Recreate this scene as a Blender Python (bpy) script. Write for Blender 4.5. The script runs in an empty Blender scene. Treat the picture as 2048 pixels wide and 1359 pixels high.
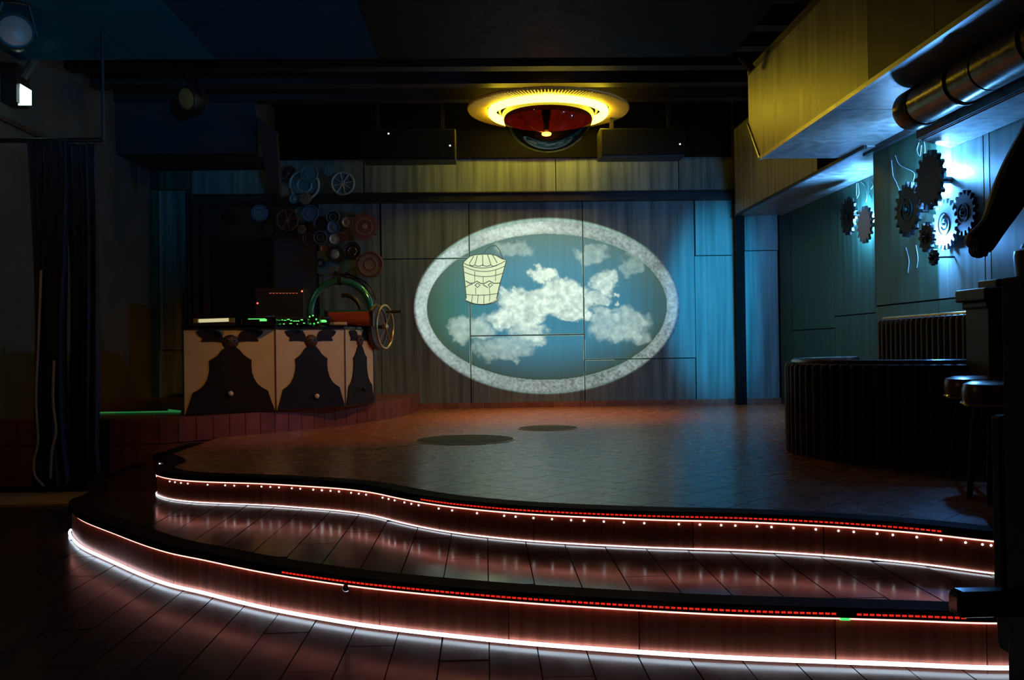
import bpy, bmesh, math, random
import numpy as np
from mathutils import Vector, Matrix
random.seed(7)
PI = math.pi
SC = bpy.context.scene
COL = SC.collection

# ------------------------------------------------------------------ camera
F = 1850.0
CAM = Vector((0, 0, 0.73))
YAW, PITCH, ROLL = math.atan(54 / F), math.atan(14.5 / F), 0.014
_f = Vector((math.sin(YAW) * math.cos(PITCH), math.cos(YAW) * math.cos(PITCH), math.sin(PITCH)))
_r = Vector((math.cos(YAW), -math.sin(YAW), 0))
_u = _r.cross(_f)
RR = _r * math.cos(ROLL) - _u * math.sin(ROLL)
UU = _u * math.cos(ROLL) + _r * math.sin(ROLL)
cd = bpy.data.cameras.new('camera')
cd.sensor_width = 36.0
cd.lens = F / 2048 * 36.0
cd.clip_start = 0.05
cam = bpy.data.objects.new('camera', cd)
COL.objects.link(cam)
M = Matrix((RR, UU, -_f)).transposed().to_4x4()
M.translation = CAM
cam.matrix_world = M
SC.camera = cam


def ray(px, py):
    return _f + RR * ((px - 1024) / F) - UU * ((py - 679.5) / F)


def on_y(px, py, Y):
    d = ray(px, py)
    return CAM + d * (Y / d.y)


def on_x(px, py, X):
    d = ray(px, py)
    return CAM + d * (X / d.x)


def on_z(px, py, z):
    d = ray(px, py)
    return CAM + d * ((z - CAM.z) / d.z)


def proj(p):
    v = Vector(p) - CAM
    k = v.dot(_f)
    return 1024 + F * v.dot(RR) / k, 679.5 - F * v.dot(UU) / k


# ------------------------------------------------------------------ world, exposure, lights
SC.view_settings.view_transform = 'Standard'
SC.view_settings.look = 'None'
SC.view_settings.exposure = 0.0
SC.view_settings.gamma = 1.0
SC.view_settings.use_curve_mapping = False
SC.cycles.use_denoising = True
SC.cycles.sample_clamp_indirect = 4.0
SC.cycles.max_bounces = 8
SC.cycles.caustics_reflective = False
SC.cycles.caustics_refractive = False
w = bpy.data.worlds.new('world')
SC.world = w
w.use_nodes = True
w.node_tree.nodes['Background'].inputs[0].default_value = (0.10, 0.10, 0.12, 1)
w.node_tree.nodes['Background'].inputs[1].default_value = 0.0

# room planes
YB = 11.2                                   # back wall face
XR = on_y(1558, 600, YB).x                  # right wall, far section
XN = XR - 0.43                              # right wall, near section
XL = -4.0                                   # left wall
ZG = -0.36                                  # ground floor
ZT = -0.165                                 # tread of the first step
ZP = 0.19                                   # booth platform
ZC = 3.70                                   # ceiling


def lamp(name, kind, loc, color, power, size=0.05, target=None, **kw):
    l = bpy.data.lights.new(name, kind)
    l.color = color
    l.energy = power
    if kind in ('POINT', 'SPOT'):
        l.shadow_soft_size = size
    if kind == 'AREA':
        l.size = size
    for k, v in kw.items():
        setattr(l, k, v)
    o = bpy.data.objects.new(name, l)
    COL.objects.link(o)
    o.location = loc
    if target is not None:
        o.rotation_euler = (Vector(target) - Vector(loc)).to_track_quat('-Z', 'Y').to_euler()
    return o


BLUE = (0.10, 0.38, 1.0)
# projector above the front of the room, aimed at the oval, whose projected picture is put into paint (elliptical beam)
_mc = on_y(1094, 614, YB)
pj = lamp('projector_beam', 'SPOT', (0.8, 2.2, 2.5), (0.72, 0.97, 0.90), 3000, 0.01, _mc + Vector((0, 0, 0.035)), spot_size=math.radians(20.15), spot_blend=0.05)
pj.scale = (1.0, 0.66, 1.0)
# blue lamps behind the wall gears
GA = on_x(1880, 352, XN - 0.02)
GD = on_x(1888, 478, XN - 0.02)
GH = on_x(1734, 440, XR - 0.02)
GB = on_x(1812, 402, XN - 0.02)
lamp('gear_lamp', 'POINT', GA + Vector((-0.055, -0.02, 0)), BLUE, 95, 0.04)
lamp('gear_lamp', 'POINT', GD + Vector((-0.055, 0.0, 0)), BLUE, 60, 0.04)
lamp('gear_lamp', 'POINT', GB + Vector((-0.045, 0, 0)), BLUE, 12, 0.04)
lamp('gear_lamp', 'POINT', GH + Vector((-0.045, 0, 0)), BLUE, 130, 0.04)
# added unseen blue spot under the ducts, strengthening the blue on the panels of the back right corner
ws = lamp('corner_fill', 'SPOT', (2.88, 4.9, 1.9), (0.003, 0.44, 1.0), 1300, 0.05, (2.84, YB, 1.25), spot_size=math.radians(25), spot_blend=0.75)
ws.scale = (0.55, 1.0, 1.0)
# amber wash lamp above the frame, on the booth front and the floor beside it
lamp('amber_wash', 'SPOT', (1.3, 5.8, 3.2), (1.0, 0.44, 0.06), 190, 0.08, (-1.3, 8.9, 0.3), spot_size=math.radians(50), spot_blend=0.9)
# added unseen blue spot behind the camera, tinting the ceiling and bulkhead at the left
lamp('ceiling_fill', 'SPOT', (0.6, 0.3, 1.9), (0.02, 0.42, 1.0), 430, 0.1, (-2.9, 8.2, 3.75), spot_size=math.radians(31), spot_blend=1.0)
# added unseen warm fill at the left, brightening the floor boards and wall
lamp('side_fill', 'POINT', (-3.0, 5.5, 1.9), (1.0, 0.6, 0.3), 7, 0.05)
# weak house light in the hall behind the camera
lamp('hall_light', 'AREA', (-1.0, -1.5, 3.3), (1.0, 0.35, 0.25), 0.7, 2.0, (-0.5, 6, 0))


# ------------------------------------------------------------------ materials
def new_mat(name):
    m = bpy.data.materials.new(name)
    m.use_nodes = True
    nt = m.node_tree
    return m, nt, nt.nodes['Principled BSDF']


def pm(name, c1, c2, scale=6, rough=0.5, metal=0.0, stretch=(1, 1, 1), bump=0.0, rvar=0.12, vary=0.0, spec=0.5, detail=6):
    """two-tone noise material; stretch < 1 lengthens the grain along that axis; vary = per-piece tone"""
    m, nt, b = new_mat(name)
    L = nt.links
    tc = nt.nodes.new('ShaderNodeTexCoord')
    mp = nt.nodes.new('ShaderNodeMapping')
    mp.inputs['Scale'].default_value = stretch
    L.new(tc.outputs['Object'], mp.inputs['Vector'])
    nz = nt.nodes.new('ShaderNodeTexNoise')
    nz.inputs['Scale'].default_value = scale
    nz.inputs['Detail'].default_value = detail
    L.new(mp.outputs[0], nz.inputs['Vector'])
    cr = nt.nodes.new('ShaderNodeValToRGB')
    cr.color_ramp.elements[0].position = 0.3
    cr.color_ramp.elements[1].position = 0.7
    cr.color_ramp.elements[0].color = (*c1, 1)
    cr.color_ramp.elements[1].color = (*c2, 1)
    L.new(nz.outputs['Fac'], cr.inputs[0])
    out = cr.outputs[0]
    if vary:
        oi = nt.nodes.new('ShaderNodeObjectInfo')
        mr = nt.nodes.new('ShaderNodeMapRange')
        mr.inputs[3].default_value = 1 - vary
        mr.inputs[4].default_value = 1 + vary
        L.new(oi.outputs['Random'], mr.inputs[0])
        hv = nt.nodes.new('ShaderNodeHueSaturation')
        L.new(mr.outputs[0], hv.inputs['Value'])
        L.new(out, hv.inputs['Color'])
        out = hv.outputs[0]
    L.new(out, b.inputs['Base Color'])
    rr = nt.nodes.new('ShaderNodeMapRange')
    rr.inputs[3].default_value = max(0.02, rough - rvar)
    rr.inputs[4].default_value = min(1, rough + rvar)
    L.new(nz.outputs['Fac'], rr.inputs[0])
    L.new(rr.outputs[0], b.inputs['Roughness'])
    b.inputs['Metallic'].default_value = metal
    b.inputs['Specular IOR Level'].default_value = spec
    if bump:
        bp = nt.nodes.new('ShaderNodeBump')
        bp.inputs['Strength'].default_value = bump
        bp.inputs['Distance'].default_value = 0.01
        L.new(nz.outputs['Fac'], bp.inputs['Height'])
        L.new(bp.outputs[0], b.inputs['Normal'])
    return m


def em(name, color, strength, base=(0.8, 0.8, 0.8)):
    m, nt, b = new_mat(name)
    b.inputs['Base Color'].default_value = (*base, 1)
    b.inputs['Emission Color'].default_value = (*color, 1)
    b.inputs['Emission Strength'].default_value = strength
    return m


MAT = {}
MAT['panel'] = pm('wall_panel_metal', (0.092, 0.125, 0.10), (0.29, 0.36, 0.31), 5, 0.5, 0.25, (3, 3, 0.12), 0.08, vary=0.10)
MAT['panel_dark'] = pm('dimmed_green_panel_metal', (0.020, 0.056, 0.030), (0.055, 0.135, 0.072), 5, 0.5, 0.15, (3, 3, 0.12), 0.06, vary=0.10)  # green metal, also darkened in colour in place of weaker light
MAT['backing'] = pm('dark_backing', (0.012, 0.012, 0.012), (0.02, 0.02, 0.02), 4, 0.8)
MAT['duct'] = pm('duct_metal', (0.16, 0.165, 0.145), (0.40, 0.40, 0.35), 4, 0.42, 0.3, (3, 3, 0.15), 0.08)
MAT['duct_dim'] = pm('dimmed_duct_metal', (0.02, 0.02, 0.018), (0.075, 0.07, 0.06), 3, 0.55, 0.1, (3, 1, 0.4), 0.08)  # darker copy of the duct metal, weaker light put into its colour
MAT['duct_trim'] = pm('duct_trim_metal', (0.40, 0.38, 0.34), (0.6, 0.58, 0.5), 8, 0.4, 0.6)
MAT['pipe'] = pm('pipe_metal', (0.13, 0.12, 0.075), (0.20, 0.18, 0.11), 8, 0.28, 0.85)
MAT['ceiling'] = pm('ceiling_black', (0.028, 0.026, 0.028), (0.045, 0.042, 0.045), 5, 0.8, spec=0.1)
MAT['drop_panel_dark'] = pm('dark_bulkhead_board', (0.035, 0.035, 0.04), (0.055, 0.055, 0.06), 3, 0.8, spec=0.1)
MAT['drop_panel_mid'] = pm('faded_wash_ceiling_panel', (0.008, 0.042, 0.07), (0.012, 0.058, 0.09), 3, 0.8, spec=0.05)  # half-strength blue, the wash fading out put into the colour
MAT['drop_panel'] = pm('blue_wash_ceiling_panel', (0.012, 0.09, 0.14), (0.018, 0.12, 0.18), 3, 0.8, spec=0.05)  # blue of the light wash put into the panel colour
MAT['beam'] = pm('ceiling_beam_dark', (0.02, 0.016, 0.017), (0.035, 0.028, 0.028), 6, 0.6, stretch=(0.2, 1, 1), spec=0.2)
MAT['steel'] = pm('dark_steel', (0.02, 0.02, 0.02), (0.04, 0.037, 0.035), 9, 0.45, 0.4)
MAT['tile'] = pm('terracotta_tile', (0.30, 0.10, 0.036), (0.37, 0.13, 0.048), 7, 0.27, 0, (1, 1, 1), 0.0, rvar=0.03, vary=0.06, spec=0.3)
MAT['tread_tile'] = pm('brown_step_tile', (0.030, 0.014, 0.009), (0.05, 0.024, 0.015), 9, 0.16, 0, (1, 0.3, 1), 0.015, rvar=0.10, vary=0.12)
MAT['ground_tile'] = pm('brown_ground_tile', (0.030, 0.015, 0.012), (0.05, 0.026, 0.02), 9, 0.22, 0, (1, 0.3, 1), 0.015, rvar=0.10, vary=0.12)
MAT['plate_green'] = pm('dark_olive_plate', (0.035, 0.03, 0.012), (0.06, 0.05, 0.022), 8, 0.6, spec=0.08)
MAT['grout'] = pm('dark_grout', (0.012, 0.008, 0.006), (0.02, 0.014, 0.01), 20, 0.8)
MAT['nosing'] = pm('black_nosing', (0.010, 0.004, 0.003), (0.022, 0.008, 0.006), 10, 0.7, spec=0.04)
MAT['copper'] = pm('copper_riser', (0.33, 0.075, 0.042), (0.56, 0.16, 0.09), 10, 0.36, 0.35, (4, 4, 0.1), 0.05, vary=0.18)
MAT['base_tile'] = pm('red_skirting_tile', (0.28, 0.09, 0.045), (0.40, 0.15, 0.08), 12, 0.4, vary=0.15)
MAT['riser_tile'] = pm('red_riser_tile', (0.17, 0.04, 0.022), (0.25, 0.065, 0.035), 9, 0.35, vary=0.12)
MAT['beige'] = pm('beige_board', (0.56, 0.42, 0.19), (0.66, 0.51, 0.25), 5, 0.5, vary=0.06)
MAT['black'] = pm('matt_black', (0.008, 0.007, 0.007), (0.016, 0.014, 0.014), 12, 0.4)
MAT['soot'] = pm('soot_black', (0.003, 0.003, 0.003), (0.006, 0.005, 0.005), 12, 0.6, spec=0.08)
MAT['gloss_black'] = pm('gloss_black', (0.006, 0.006, 0.007), (0.012, 0.012, 0.013), 6, 0.15)
MAT['plate'] = pm('dark_cutout', (0.006, 0.004, 0.003), (0.014, 0.009, 0.007), 6, 0.6, spec=0.2)
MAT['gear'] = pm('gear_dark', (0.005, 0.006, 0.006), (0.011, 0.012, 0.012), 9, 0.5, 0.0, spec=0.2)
MAT['gear_light'] = pm('gear_lit_tone', (0.36, 0.42, 0.48), (0.48, 0.54, 0.60), 7, 0.5)  # blue lamp light on these gears put into the pale tone
MAT['wood'] = pm('brown_wood', (0.035, 0.012, 0.008), (0.06, 0.024, 0.016), 5, 0.55, 0, (0.3, 4, 4))
MAT['board'] = pm('pale_wood', (0.40, 0.25, 0.13), (0.52, 0.34, 0.19), 5, 0.5, 0, (0.3, 4, 4))
MAT['curtain'] = pm('curtain_cloth', (0.022, 0.022, 0.028), (0.045, 0.043, 0.048), 14, 0.9, 0, (2, 2, 0.2))
MAT['left_wall'] = pm('left_plaster', (0.06, 0.05, 0.038), (0.10, 0.082, 0.062), 3, 0.8)
MAT['velvet'] = pm('wine_upholstery', (0.035, 0.007, 0.005), (0.06, 0.013, 0.010), 9, 0.5, spec=0.2)
MAT['leather'] = pm('brown_leather', (0.11, 0.045, 0.026), (0.19, 0.08, 0.045), 12, 0.24, bump=0.1)
MAT['chrome'] = pm('chrome', (0.6, 0.62, 0.62), (0.75, 0.76, 0.76), 8, 0.12, 1.0, rvar=0.05)
MAT['teal'] = pm('teal_enamel', (0.05, 0.30, 0.27), (0.08, 0.42, 0.38), 6, 0.15, 0.6, rvar=0.05)
MAT['red'] = pm('red_lacquer', (0.28, 0.05, 0.03), (0.36, 0.075, 0.05), 6, 0.3)
MAT['brass'] = pm('old_brass', (0.36, 0.28, 0.12), (0.50, 0.40, 0.18), 9, 0.35, 0.8)
MAT['statue'] = pm('dark_bronze', (0.035, 0.026, 0.022), (0.06, 0.045, 0.038), 9, 0.5, 0.2)
MAT['wall_line'] = pm('pale_wall_line', (0.45, 0.47, 0.46), (0.62, 0.63, 0.6), 8, 0.6)
MAT['led_white'] = em('led_white', (0.80, 0.90, 1.0), 2.2)
MAT['led_warm'] = em('led_warm', (1.0, 0.38, 0.31), 3.0)
MAT['led_floor'] = em('led_floor', (0.72, 0.85, 1.0), 3.0)
MAT['led_dot'] = em('led_dot', (0.85, 0.97, 1.0), 3.0)
MAT['led_red'] = em('led_red', (1.0, 0.03, 0.015), 0.75, (0.3, 0.02, 0.02))
MAT['led_redpoint'] = em('led_red_point', (1.0, 0.08, 0.04), 3)
MAT['led_green'] = em('led_green', (0.06, 1.0, 0.18), 1.2)
MAT['led_greendim'] = em('led_green_dim', (0.04, 0.8, 0.2), 0.15)
MAT['bar_lamp'] = em('bar_lamp', (1.0, 0.92, 0.5), 0.55)
MAT['ring_tube'] = em('ring_tube', (1.0, 0.74, 0.032), 19)
MAT['bulb_red'] = em('bulb_orange', (1.0, 0.32, 0.05), 110)
MAT['sign'] = em('sign_face', (0.75, 1.0, 0.92), 1.3)
MAT['blue_lamp'] = em('blue_lamp', (0.55, 0.85, 1.0), 120)
MAT['grille_cloth'] = pm('speaker_cloth', (0.006, 0.006, 0.006), (0.010, 0.010, 0.010), 60, 0.9, spec=0.1)
MAT['orange_board'] = pm('orange_board', (0.62, 0.30, 0.08), (0.74, 0.38, 0.12), 5, 0.5)
MAT['knob'] = pm('pale_knob', (0.7, 0.62, 0.5), (0.8, 0.72, 0.6), 6, 0.3)


def glass_mat(name, tint, ior=1.3, rough=0.0, mix=0.6):
    m, nt, b = new_mat(name)
    L = nt.links
    tr = nt.nodes.new('ShaderNodeBsdfTransparent')
    tr.inputs[0].default_value = (*tint, 1)
    gl = nt.nodes.new('ShaderNodeBsdfGlossy')
    gl.inputs['Roughness'].default_value = 0.03
    gl.inputs['Color'].default_value = (0.9, 1.0, 0.95, 1)
    fr = nt.nodes.new('ShaderNodeFresnel')
    fr.inputs[0].default_value = ior
    ge = nt.nodes.new('ShaderNodeNewGeometry')
    mm = nt.nodes.new('ShaderNodeMath')
    mm.operation = 'SUBTRACT'
    mm.use_clamp = True
    L.new(fr.outputs[0], mm.inputs[0])
    L.new(ge.outputs['Backfacing'], mm.inputs[1])
    mx = nt.nodes.new('ShaderNodeMixShader')
    L.new(mm.outputs[0], mx.inputs[0])
    L.new(tr.outputs[0], mx.inputs[1])
    L.new(gl.outputs[0], mx.inputs[2])
    L.new(mx.outputs[0], nt.nodes['Material Output'].inputs['Surface'])
    return m


MAT['smoke_glass'] = glass_mat('smoked_green_glass', (0.10, 0.075, 0.045), 1.5)
MAT['dark_pane'] = pm('dark_pane', (0.005, 0.006, 0.010), (0.008, 0.009, 0.014), 3, 0.12)


def acrylic():
    m, nt, b = new_mat('yellow_acrylic')
    b.inputs['Base Color'].default_value = (0.75, 0.60, 0.22, 1)
    b.inputs['Roughness'].default_value = 0.3
    tl = nt.nodes.new('ShaderNodeBsdfTranslucent')
    tl.inputs[0].default_value = (0.8, 0.62, 0.2, 1)
    mx = nt.nodes.new('ShaderNodeMixShader')
    mx.inputs[0].default_value = 0.4
    nt.links.new(b.outputs[0], mx.inputs[1])
    nt.links.new(tl.outputs[0], mx.inputs[2])
    nt.links.new(mx.outputs[0], nt.nodes['Material Output'].inputs['Surface'])
    return m


MAT['acrylic'] = acrylic()


# ------------------------------------------------------------------ mesh helpers
def tagset(o, label=None, cat=None, group=None, kind=None):
    for k, v in (('label', label), ('category', cat), ('group', group), ('kind', kind)):
        if v:
            o[k] = v
    return o


def thing(name, label, cat, loc=(0, 0, 0), group=None):
    o = bpy.data.objects.new(name, None)
    o.empty_display_size = 0.1
    COL.objects.link(o)
    o.location = loc
    return tagset(o, label, cat, group)


def root_of(o):
    while o.parent is not None:
        o = o.parent
    return o


class MB:
    def __init__(self):
        self.v, self.f = [], []

    def add(self, vs, fs):
        n = len(self.v)
        self.v += [Vector(p) for p in vs]
        self.f += [tuple(i + n for i in q) for q in fs]
        return self

    def box(self, a, b, M=None):
        (x0, y0, z0), (x1, y1, z1) = a, b
        vs = [Vector(p) for p in ((x0, y0, z0), (x1, y0, z0), (x1, y1, z0), (x0, y1, z0), (x0, y0, z1), (x1, y0, z1), (x1, y1, z1), (x0, y1, z1))]
        if M is not None:
            vs = [M @ p for p in vs]
        return self.add(vs, ((0, 3, 2, 1), (4, 5, 6, 7), (0, 1, 5, 4), (1, 2, 6, 5), (2, 3, 7, 6), (3, 0, 4, 7)))

    def prism(self, pts, d):
        """closed polygon pts (3-D) pushed along vector d"""
        n = len(pts)
        d = Vector(d)
        vs = [Vector(p) for p in pts] + [Vector(p) + d for p in pts]
        fs = [tuple(range(n)), tuple(range(2 * n - 1, n - 1, -1))]
        fs += [((i + 1) % n, i, n + i, n + (i + 1) % n) for i in range(n)]
        return self.add(vs, fs)

    def tube(self, path, r, seg=8, closed=False, cap=True):
        P = [Vector(p) for p in path]
        n = len(P)
        rs = r if isinstance(r, (list, tuple)) else [r] * n
        base = len(self.v)
        up = None
        for i in range(n):
            if closed:
                t = P[(i + 1) % n] - P[i - 1]
            else:
                t = P[min(i + 1, n - 1)] - P[max(i - 1, 0)]
            t.normalize()
            if up is None:
                up = Vector((0, 0, 1)) if abs(t.z) < 0.9 else Vector((1, 0, 0))
            s = t.cross(up)
            if s.length < 1e-6:
                s = t.cross(Vector((0, 1, 0)))
            s.normalize()
            up = s.cross(t).normalized()
            for k in range(seg):
                a = 2 * PI * k / seg
                self.v.append(P[i] + (s * math.cos(a) + up * math.sin(a)) * rs[i])
        m = n if closed else n - 1
        for i in range(m):
            for k in range(seg):
                a, b = base + i * seg + k, base + i * seg + (k + 1) % seg
                c, d = base + ((i + 1) % n) * seg + (k + 1) % seg, base + ((i + 1) % n) * seg + k
                self.f.append((a, b, c, d))
        if not closed and cap:
            self.f.append(tuple(base + k for k in range(seg))[::-1])
            self.f.append(tuple(base + (n - 1) * seg + k for k in range(seg)))
        return self

    def lathe(self, prof, seg=24, M=None, cap=True):
        """profile of (radius, height) about local Z"""
        M = M or Matrix()
        base = len(self.v)
        n = len(prof)
        for r, h in prof:
            for k in range(seg):
                a = 2 * PI * k / seg
                self.v.append(M @ Vector((r * math.cos(a), r * math.sin(a), h)))
        for i in range(n - 1):
            for k in range(seg):
                a, b = base + i * seg + k, base + i * seg + (k + 1) % seg
                self.f.append((a, b, b + seg, a + seg))
        if cap:
            self.f.append(tuple(base + k for k in range(seg))[::-1])
            self.f.append(tuple(base + (n - 1) * seg + k for k in range(seg)))
        return self

    def mesh(self, name, m, off=Vector((0, 0, 0)), smooth=False):
        me = bpy.data.meshes.new(name)
        me.from_pydata([p - off for p in self.v], [], self.f)
        me.materials.append(m)
        bm = bmesh.new()
        bm.from_mesh(me)
        bmesh.ops.recalc_face_normals(bm, faces=bm.faces)
        bm.to_mesh(me)
        bm.free()
        if smooth:
            me.polygons.foreach_set('use_smooth', [True] * len(me.polygons))
            me.set_sharp_from_angle(angle=math.radians(40))
        return me

    def build(self, name, m, parent=None, label=None, smooth=False, bevel=0.0, kind=None, local=False):
        off = Vector((0, 0, 0))
        if parent is not None and not local:
            off = Vector(root_of(parent).location)
        me = self.mesh(name, MAT[m] if isinstance(m, str) else m, off, smooth)
        o = bpy.data.objects.new(name, me)
        COL.objects.link(o)
        if parent is not None:
            o.parent = parent
        if label:
            o['label'] = label
        if kind:
            o['kind'] = kind
        if bevel:
            b = o.modifiers.new('bevel', 'BEVEL')
            b.width = bevel
            b.segments = 2
            b.limit_method = 'ANGLE'
        return o


def inst(name, me, parent, loc, rot=None, label=None, scale=None):
    """copy that shares mesh data; loc in world space"""
    o = bpy.data.objects.new(name, me)
    COL.objects.link(o)
    o.parent = parent
    o.location = Vector(loc) - Vector(root_of(parent).location)
    if rot is not None:
        o.rotation_euler = rot
    if scale is not None:
        o.scale = scale
    if label:
        o['label'] = label
    return o


def frame_to(axis_z, origin, up=Vector((0, 0, 1))):
    z = Vector(axis_z).normalized()
    x = Vector(up).cross(z)
    if x.length < 1e-5:
        x = Vector((1, 0, 0))
    x.normalize()
    y = z.cross(x)
    m = Matrix((x, y, z)).transposed().to_4x4()
    m.translation = Vector(origin)
    return m


# ------------------------------------------------------------------ stage outlines, measured at the foot of each riser
def catmull(pts, n=10):
    P = [Vector(p) for p in pts]
    P = [P[0] * 2 - P[1]] + P + [P[-1] * 2 - P[-2]]
    out = []
    for i in range(1, len(P) - 2):
        a, b, c, d = P[i - 1:i + 3]
        for k in range(n):
            t = k / n
            out.append(0.5 * ((2 * b) + (c - a) * t + (2 * a - 5 * b + 4 * c - d) * t * t + (3 * b - a - 3 * c + d) * t ** 3))
    out.append(P[-2])
    return out


def resample(P, step):
    d = [0]
    for a, b in zip(P, P[1:]):
        d.append(d[-1] + (b - a).length)
    n = max(2, int(d[-1] / step))
    out, j = [], 0
    for i in range(n + 1):
        s = d[-1] * i / n
        while j < len(d) - 2 and d[j + 1] < s:
            j += 1
        t = (s - d[j]) / max(1e-9, d[j + 1] - d[j])
        out.append(P[j].lerp(P[j + 1], t))
    return out


def smoothed(P, it=6):
    for _ in range(it):
        P = [P[0]] + [(a + b * 2 + c) / 4 for a, b, c in zip(P, P[1:], P[2:])] + [P[-1]]
    return P


up_px = [(312, 986), (324, 994.5), (352, 1001), (405, 1006), (529, 1011), (600, 1016), (685, 1023), (747, 1032), (798, 1045), (863, 1059),
         (942, 1071), (1078, 1084.5), (1300, 1096.5), (1483, 1102), (1665, 1113), (1848, 1130), (2036, 1154)]
lo_px = [(144.5, 1063), (155, 1086), (176, 1102), (232.6, 1128), (292.5, 1155), (352, 1176), (398, 1186), (476, 1206), (564, 1226), (700, 1250),
         (771, 1260), (925, 1278), (1078, 1293), (1300, 1310), (1483, 1321), (1665, 1328), (1848, 1335), (1998, 1341)]
PLAT_Y = 7.47


def outline(px, z, xback, right):
    P = [on_z(x, y, z).to_2d() for x, y in px]
    a = P[0]
    back = [Vector((xback, PLAT_Y)), Vector((xback, PLAT_Y - 0.8)), Vector((xback - 0.01, (PLAT_Y + a.y) / 2)), Vector((a.x - 0.012, a.y + 0.30))]
    P = back + P + right(P[-1])
    C = smoothed(resample(catmull(P), 0.03), 10)
    return C


UPC = outline(up_px, ZT, -2.36, lambda p: [p + Vector((0.5, -0.22)), Vector((XN - 0.03, p.y - 0.55))])
LOC_ = outline(lo_px, ZG, -2.80, lambda p: [p + Vector((0.5, -0.02)), Vector((XN - 0.03, p.y - 0.15))])


def offset(C, d):
    """positive d moves outward, towards the room (left of travel is inside)"""
    out = []
    for i, p in enumerate(C):
        t = (C[min(i + 1, len(C) - 1)] - C[max(i - 1, 0)]).normalized()
        out.append(p + Vector((-t.y, t.x)) * (-d))
    return out


def clip_poly(S, C):
    """Sutherland-Hodgman: S any polygon, C convex counter-clockwise"""
    out = S
    for i in range(len(C)):
        a, b = C[i], C[(i + 1) % len(C)]
        ex, ey = b[0] - a[0], b[1] - a[1]
        src, out = out, []
        if not src:
            return []
        ps = src[-1]
        ds = ex * (ps[1] - a[1]) - ey * (ps[0] - a[0])
        for p in src:
            dp = ex * (p[1] - a[1]) - ey * (p[0] - a[0])
            if (dp >= 0) != (ds >= 0):
                t = ds / (ds - dp)
                out.append((ps[0] + (p[0] - ps[0]) * t, ps[1] + (p[1] - ps[1]) * t))
            if dp >= 0:
                out.append(p)
            ps, ds = p, dp
    return out


def area(P):
    return 0.5 * sum(P[i - 1][0] * P[i][1] - P[i][0] * P[i - 1][1] for i in range(len(P)))


def dedupe(P, eps=0.004):
    out = []
    for p in P:
        if not out or abs(p[0] - out[-1][0]) + abs(p[1] - out[-1][1]) > eps:
            out.append(p)
    if len(out) > 2 and abs(out[0][0] - out[-1][0]) + abs(out[0][1] - out[-1][1]) < eps:
        out.pop()
    return out


def tile_cells(reg, w, l, ang, stagger, gap):
    ca, sa = math.cos(ang), math.sin(ang)
    loc = [(x * ca + y * sa, -x * sa + y * ca) for x, y in reg]
    xs, ys = [p[0] for p in loc], [p[1] for p in loc]
    cells = []
    for i in range(math.floor(min(xs) / w), math.ceil(max(xs) / w)):
        o = (stagger * i * 0.37 % 1) * l
        for j in range(math.floor((min(ys) - o) / l), math.ceil((max(ys) - o) / l)):
            g = gap / 2
            q = [(i * w + g, o + j * l + g), ((i + 1) * w - g, o + j * l + g), ((i + 1) * w - g, o + (j + 1) * l - g), (i * w + g, o + (j + 1) * l - g)]
            c = dedupe(clip_poly(loc, q))
            if len(c) >= 3 and abs(area(c)) > 0.0012:
                cells.append([(x * ca - y * sa, x * sa + y * ca) for x, y in c])
    return cells


def lay_tiles(parent, reg, z, mat, w, l, ang=0.0, stagger=0, gap=0.0045, jit=0.0008, name='floor_tile', limit=300, thick=0.012):
    cells = tile_cells([(p[0], p[1]) for p in reg], w, l, ang, stagger, gap)

    def key(c):
        cx, cy = sum(p[0] for p in c) / len(c), sum(p[1] for p in c) / len(c)
        if cy < 1.2:
            return 1e9
        x, y = proj((cx, cy, z))
        return cy + (0 if -40 < x < 2090 and y < 1400 else 100)
    cells.sort(key=key)
    rest = MB()
    for n, c in enumerate(cells):
        dz = random.uniform(-jit, jit)
        pts = [(x, y, z - thick) for x, y in c]
        if n < limit:
            MB().prism(pts, (0, 0, thick + dz)).build(name, mat, parent)
        else:
            rest.prism(pts, (0, 0, thick + dz))
    if rest.v:
        rest.build(name + 's_beyond', mat, parent, kind='stuff')


# ------------------------------------------------------------------ floor
plat_px = [(300, 884), (450, 873), (600, 859), (668, 851), (747, 842), (805, 832), (828, 824)]
PLAT = [on_z(x, y, 0).to_2d() for x, y in plat_px]
PLAT = [Vector((XL, PLAT[0].y + 0.12)), Vector((-3.2, PLAT[0].y + 0.06))] + PLAT + [Vector((PLAT[-1].x + 0.02, YB))]
PLAT = resample(catmull(PLAT, 8), 0.05)

ground = [p for p in offset(LOC_, 0.0)]
greg = [(p.x, p.y) for p in ground] + [(XN - 0.02, ground[-1].y), (XN - 0.02, 1.0), (XL, 1.0), (XL, PLAT_Y)]
g = MB().prism([(x, y, ZG - 0.05) for x, y in [(XL, 0.6), (4.4, 0.6), (4.4, YB), (XL, YB)]], (0, 0, 0.038)).build('floor', 'grout')
tagset(g, kind='structure')
lay_tiles(g, greg, ZG, 'ground_tile', 0.174, 0.70, 0, 1)

# ------------------------------------------------------------------ stage tiers
stage = thing('stage_platform', 'upper curved stage of terracotta tiles with white dot lights along its copper edge', 'stage', (0, 6, ZT))
step = thing('stage_step', 'lower curved step with copper riser and a wide white glow at its foot', 'step', (0, 3.4, ZG))


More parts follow.
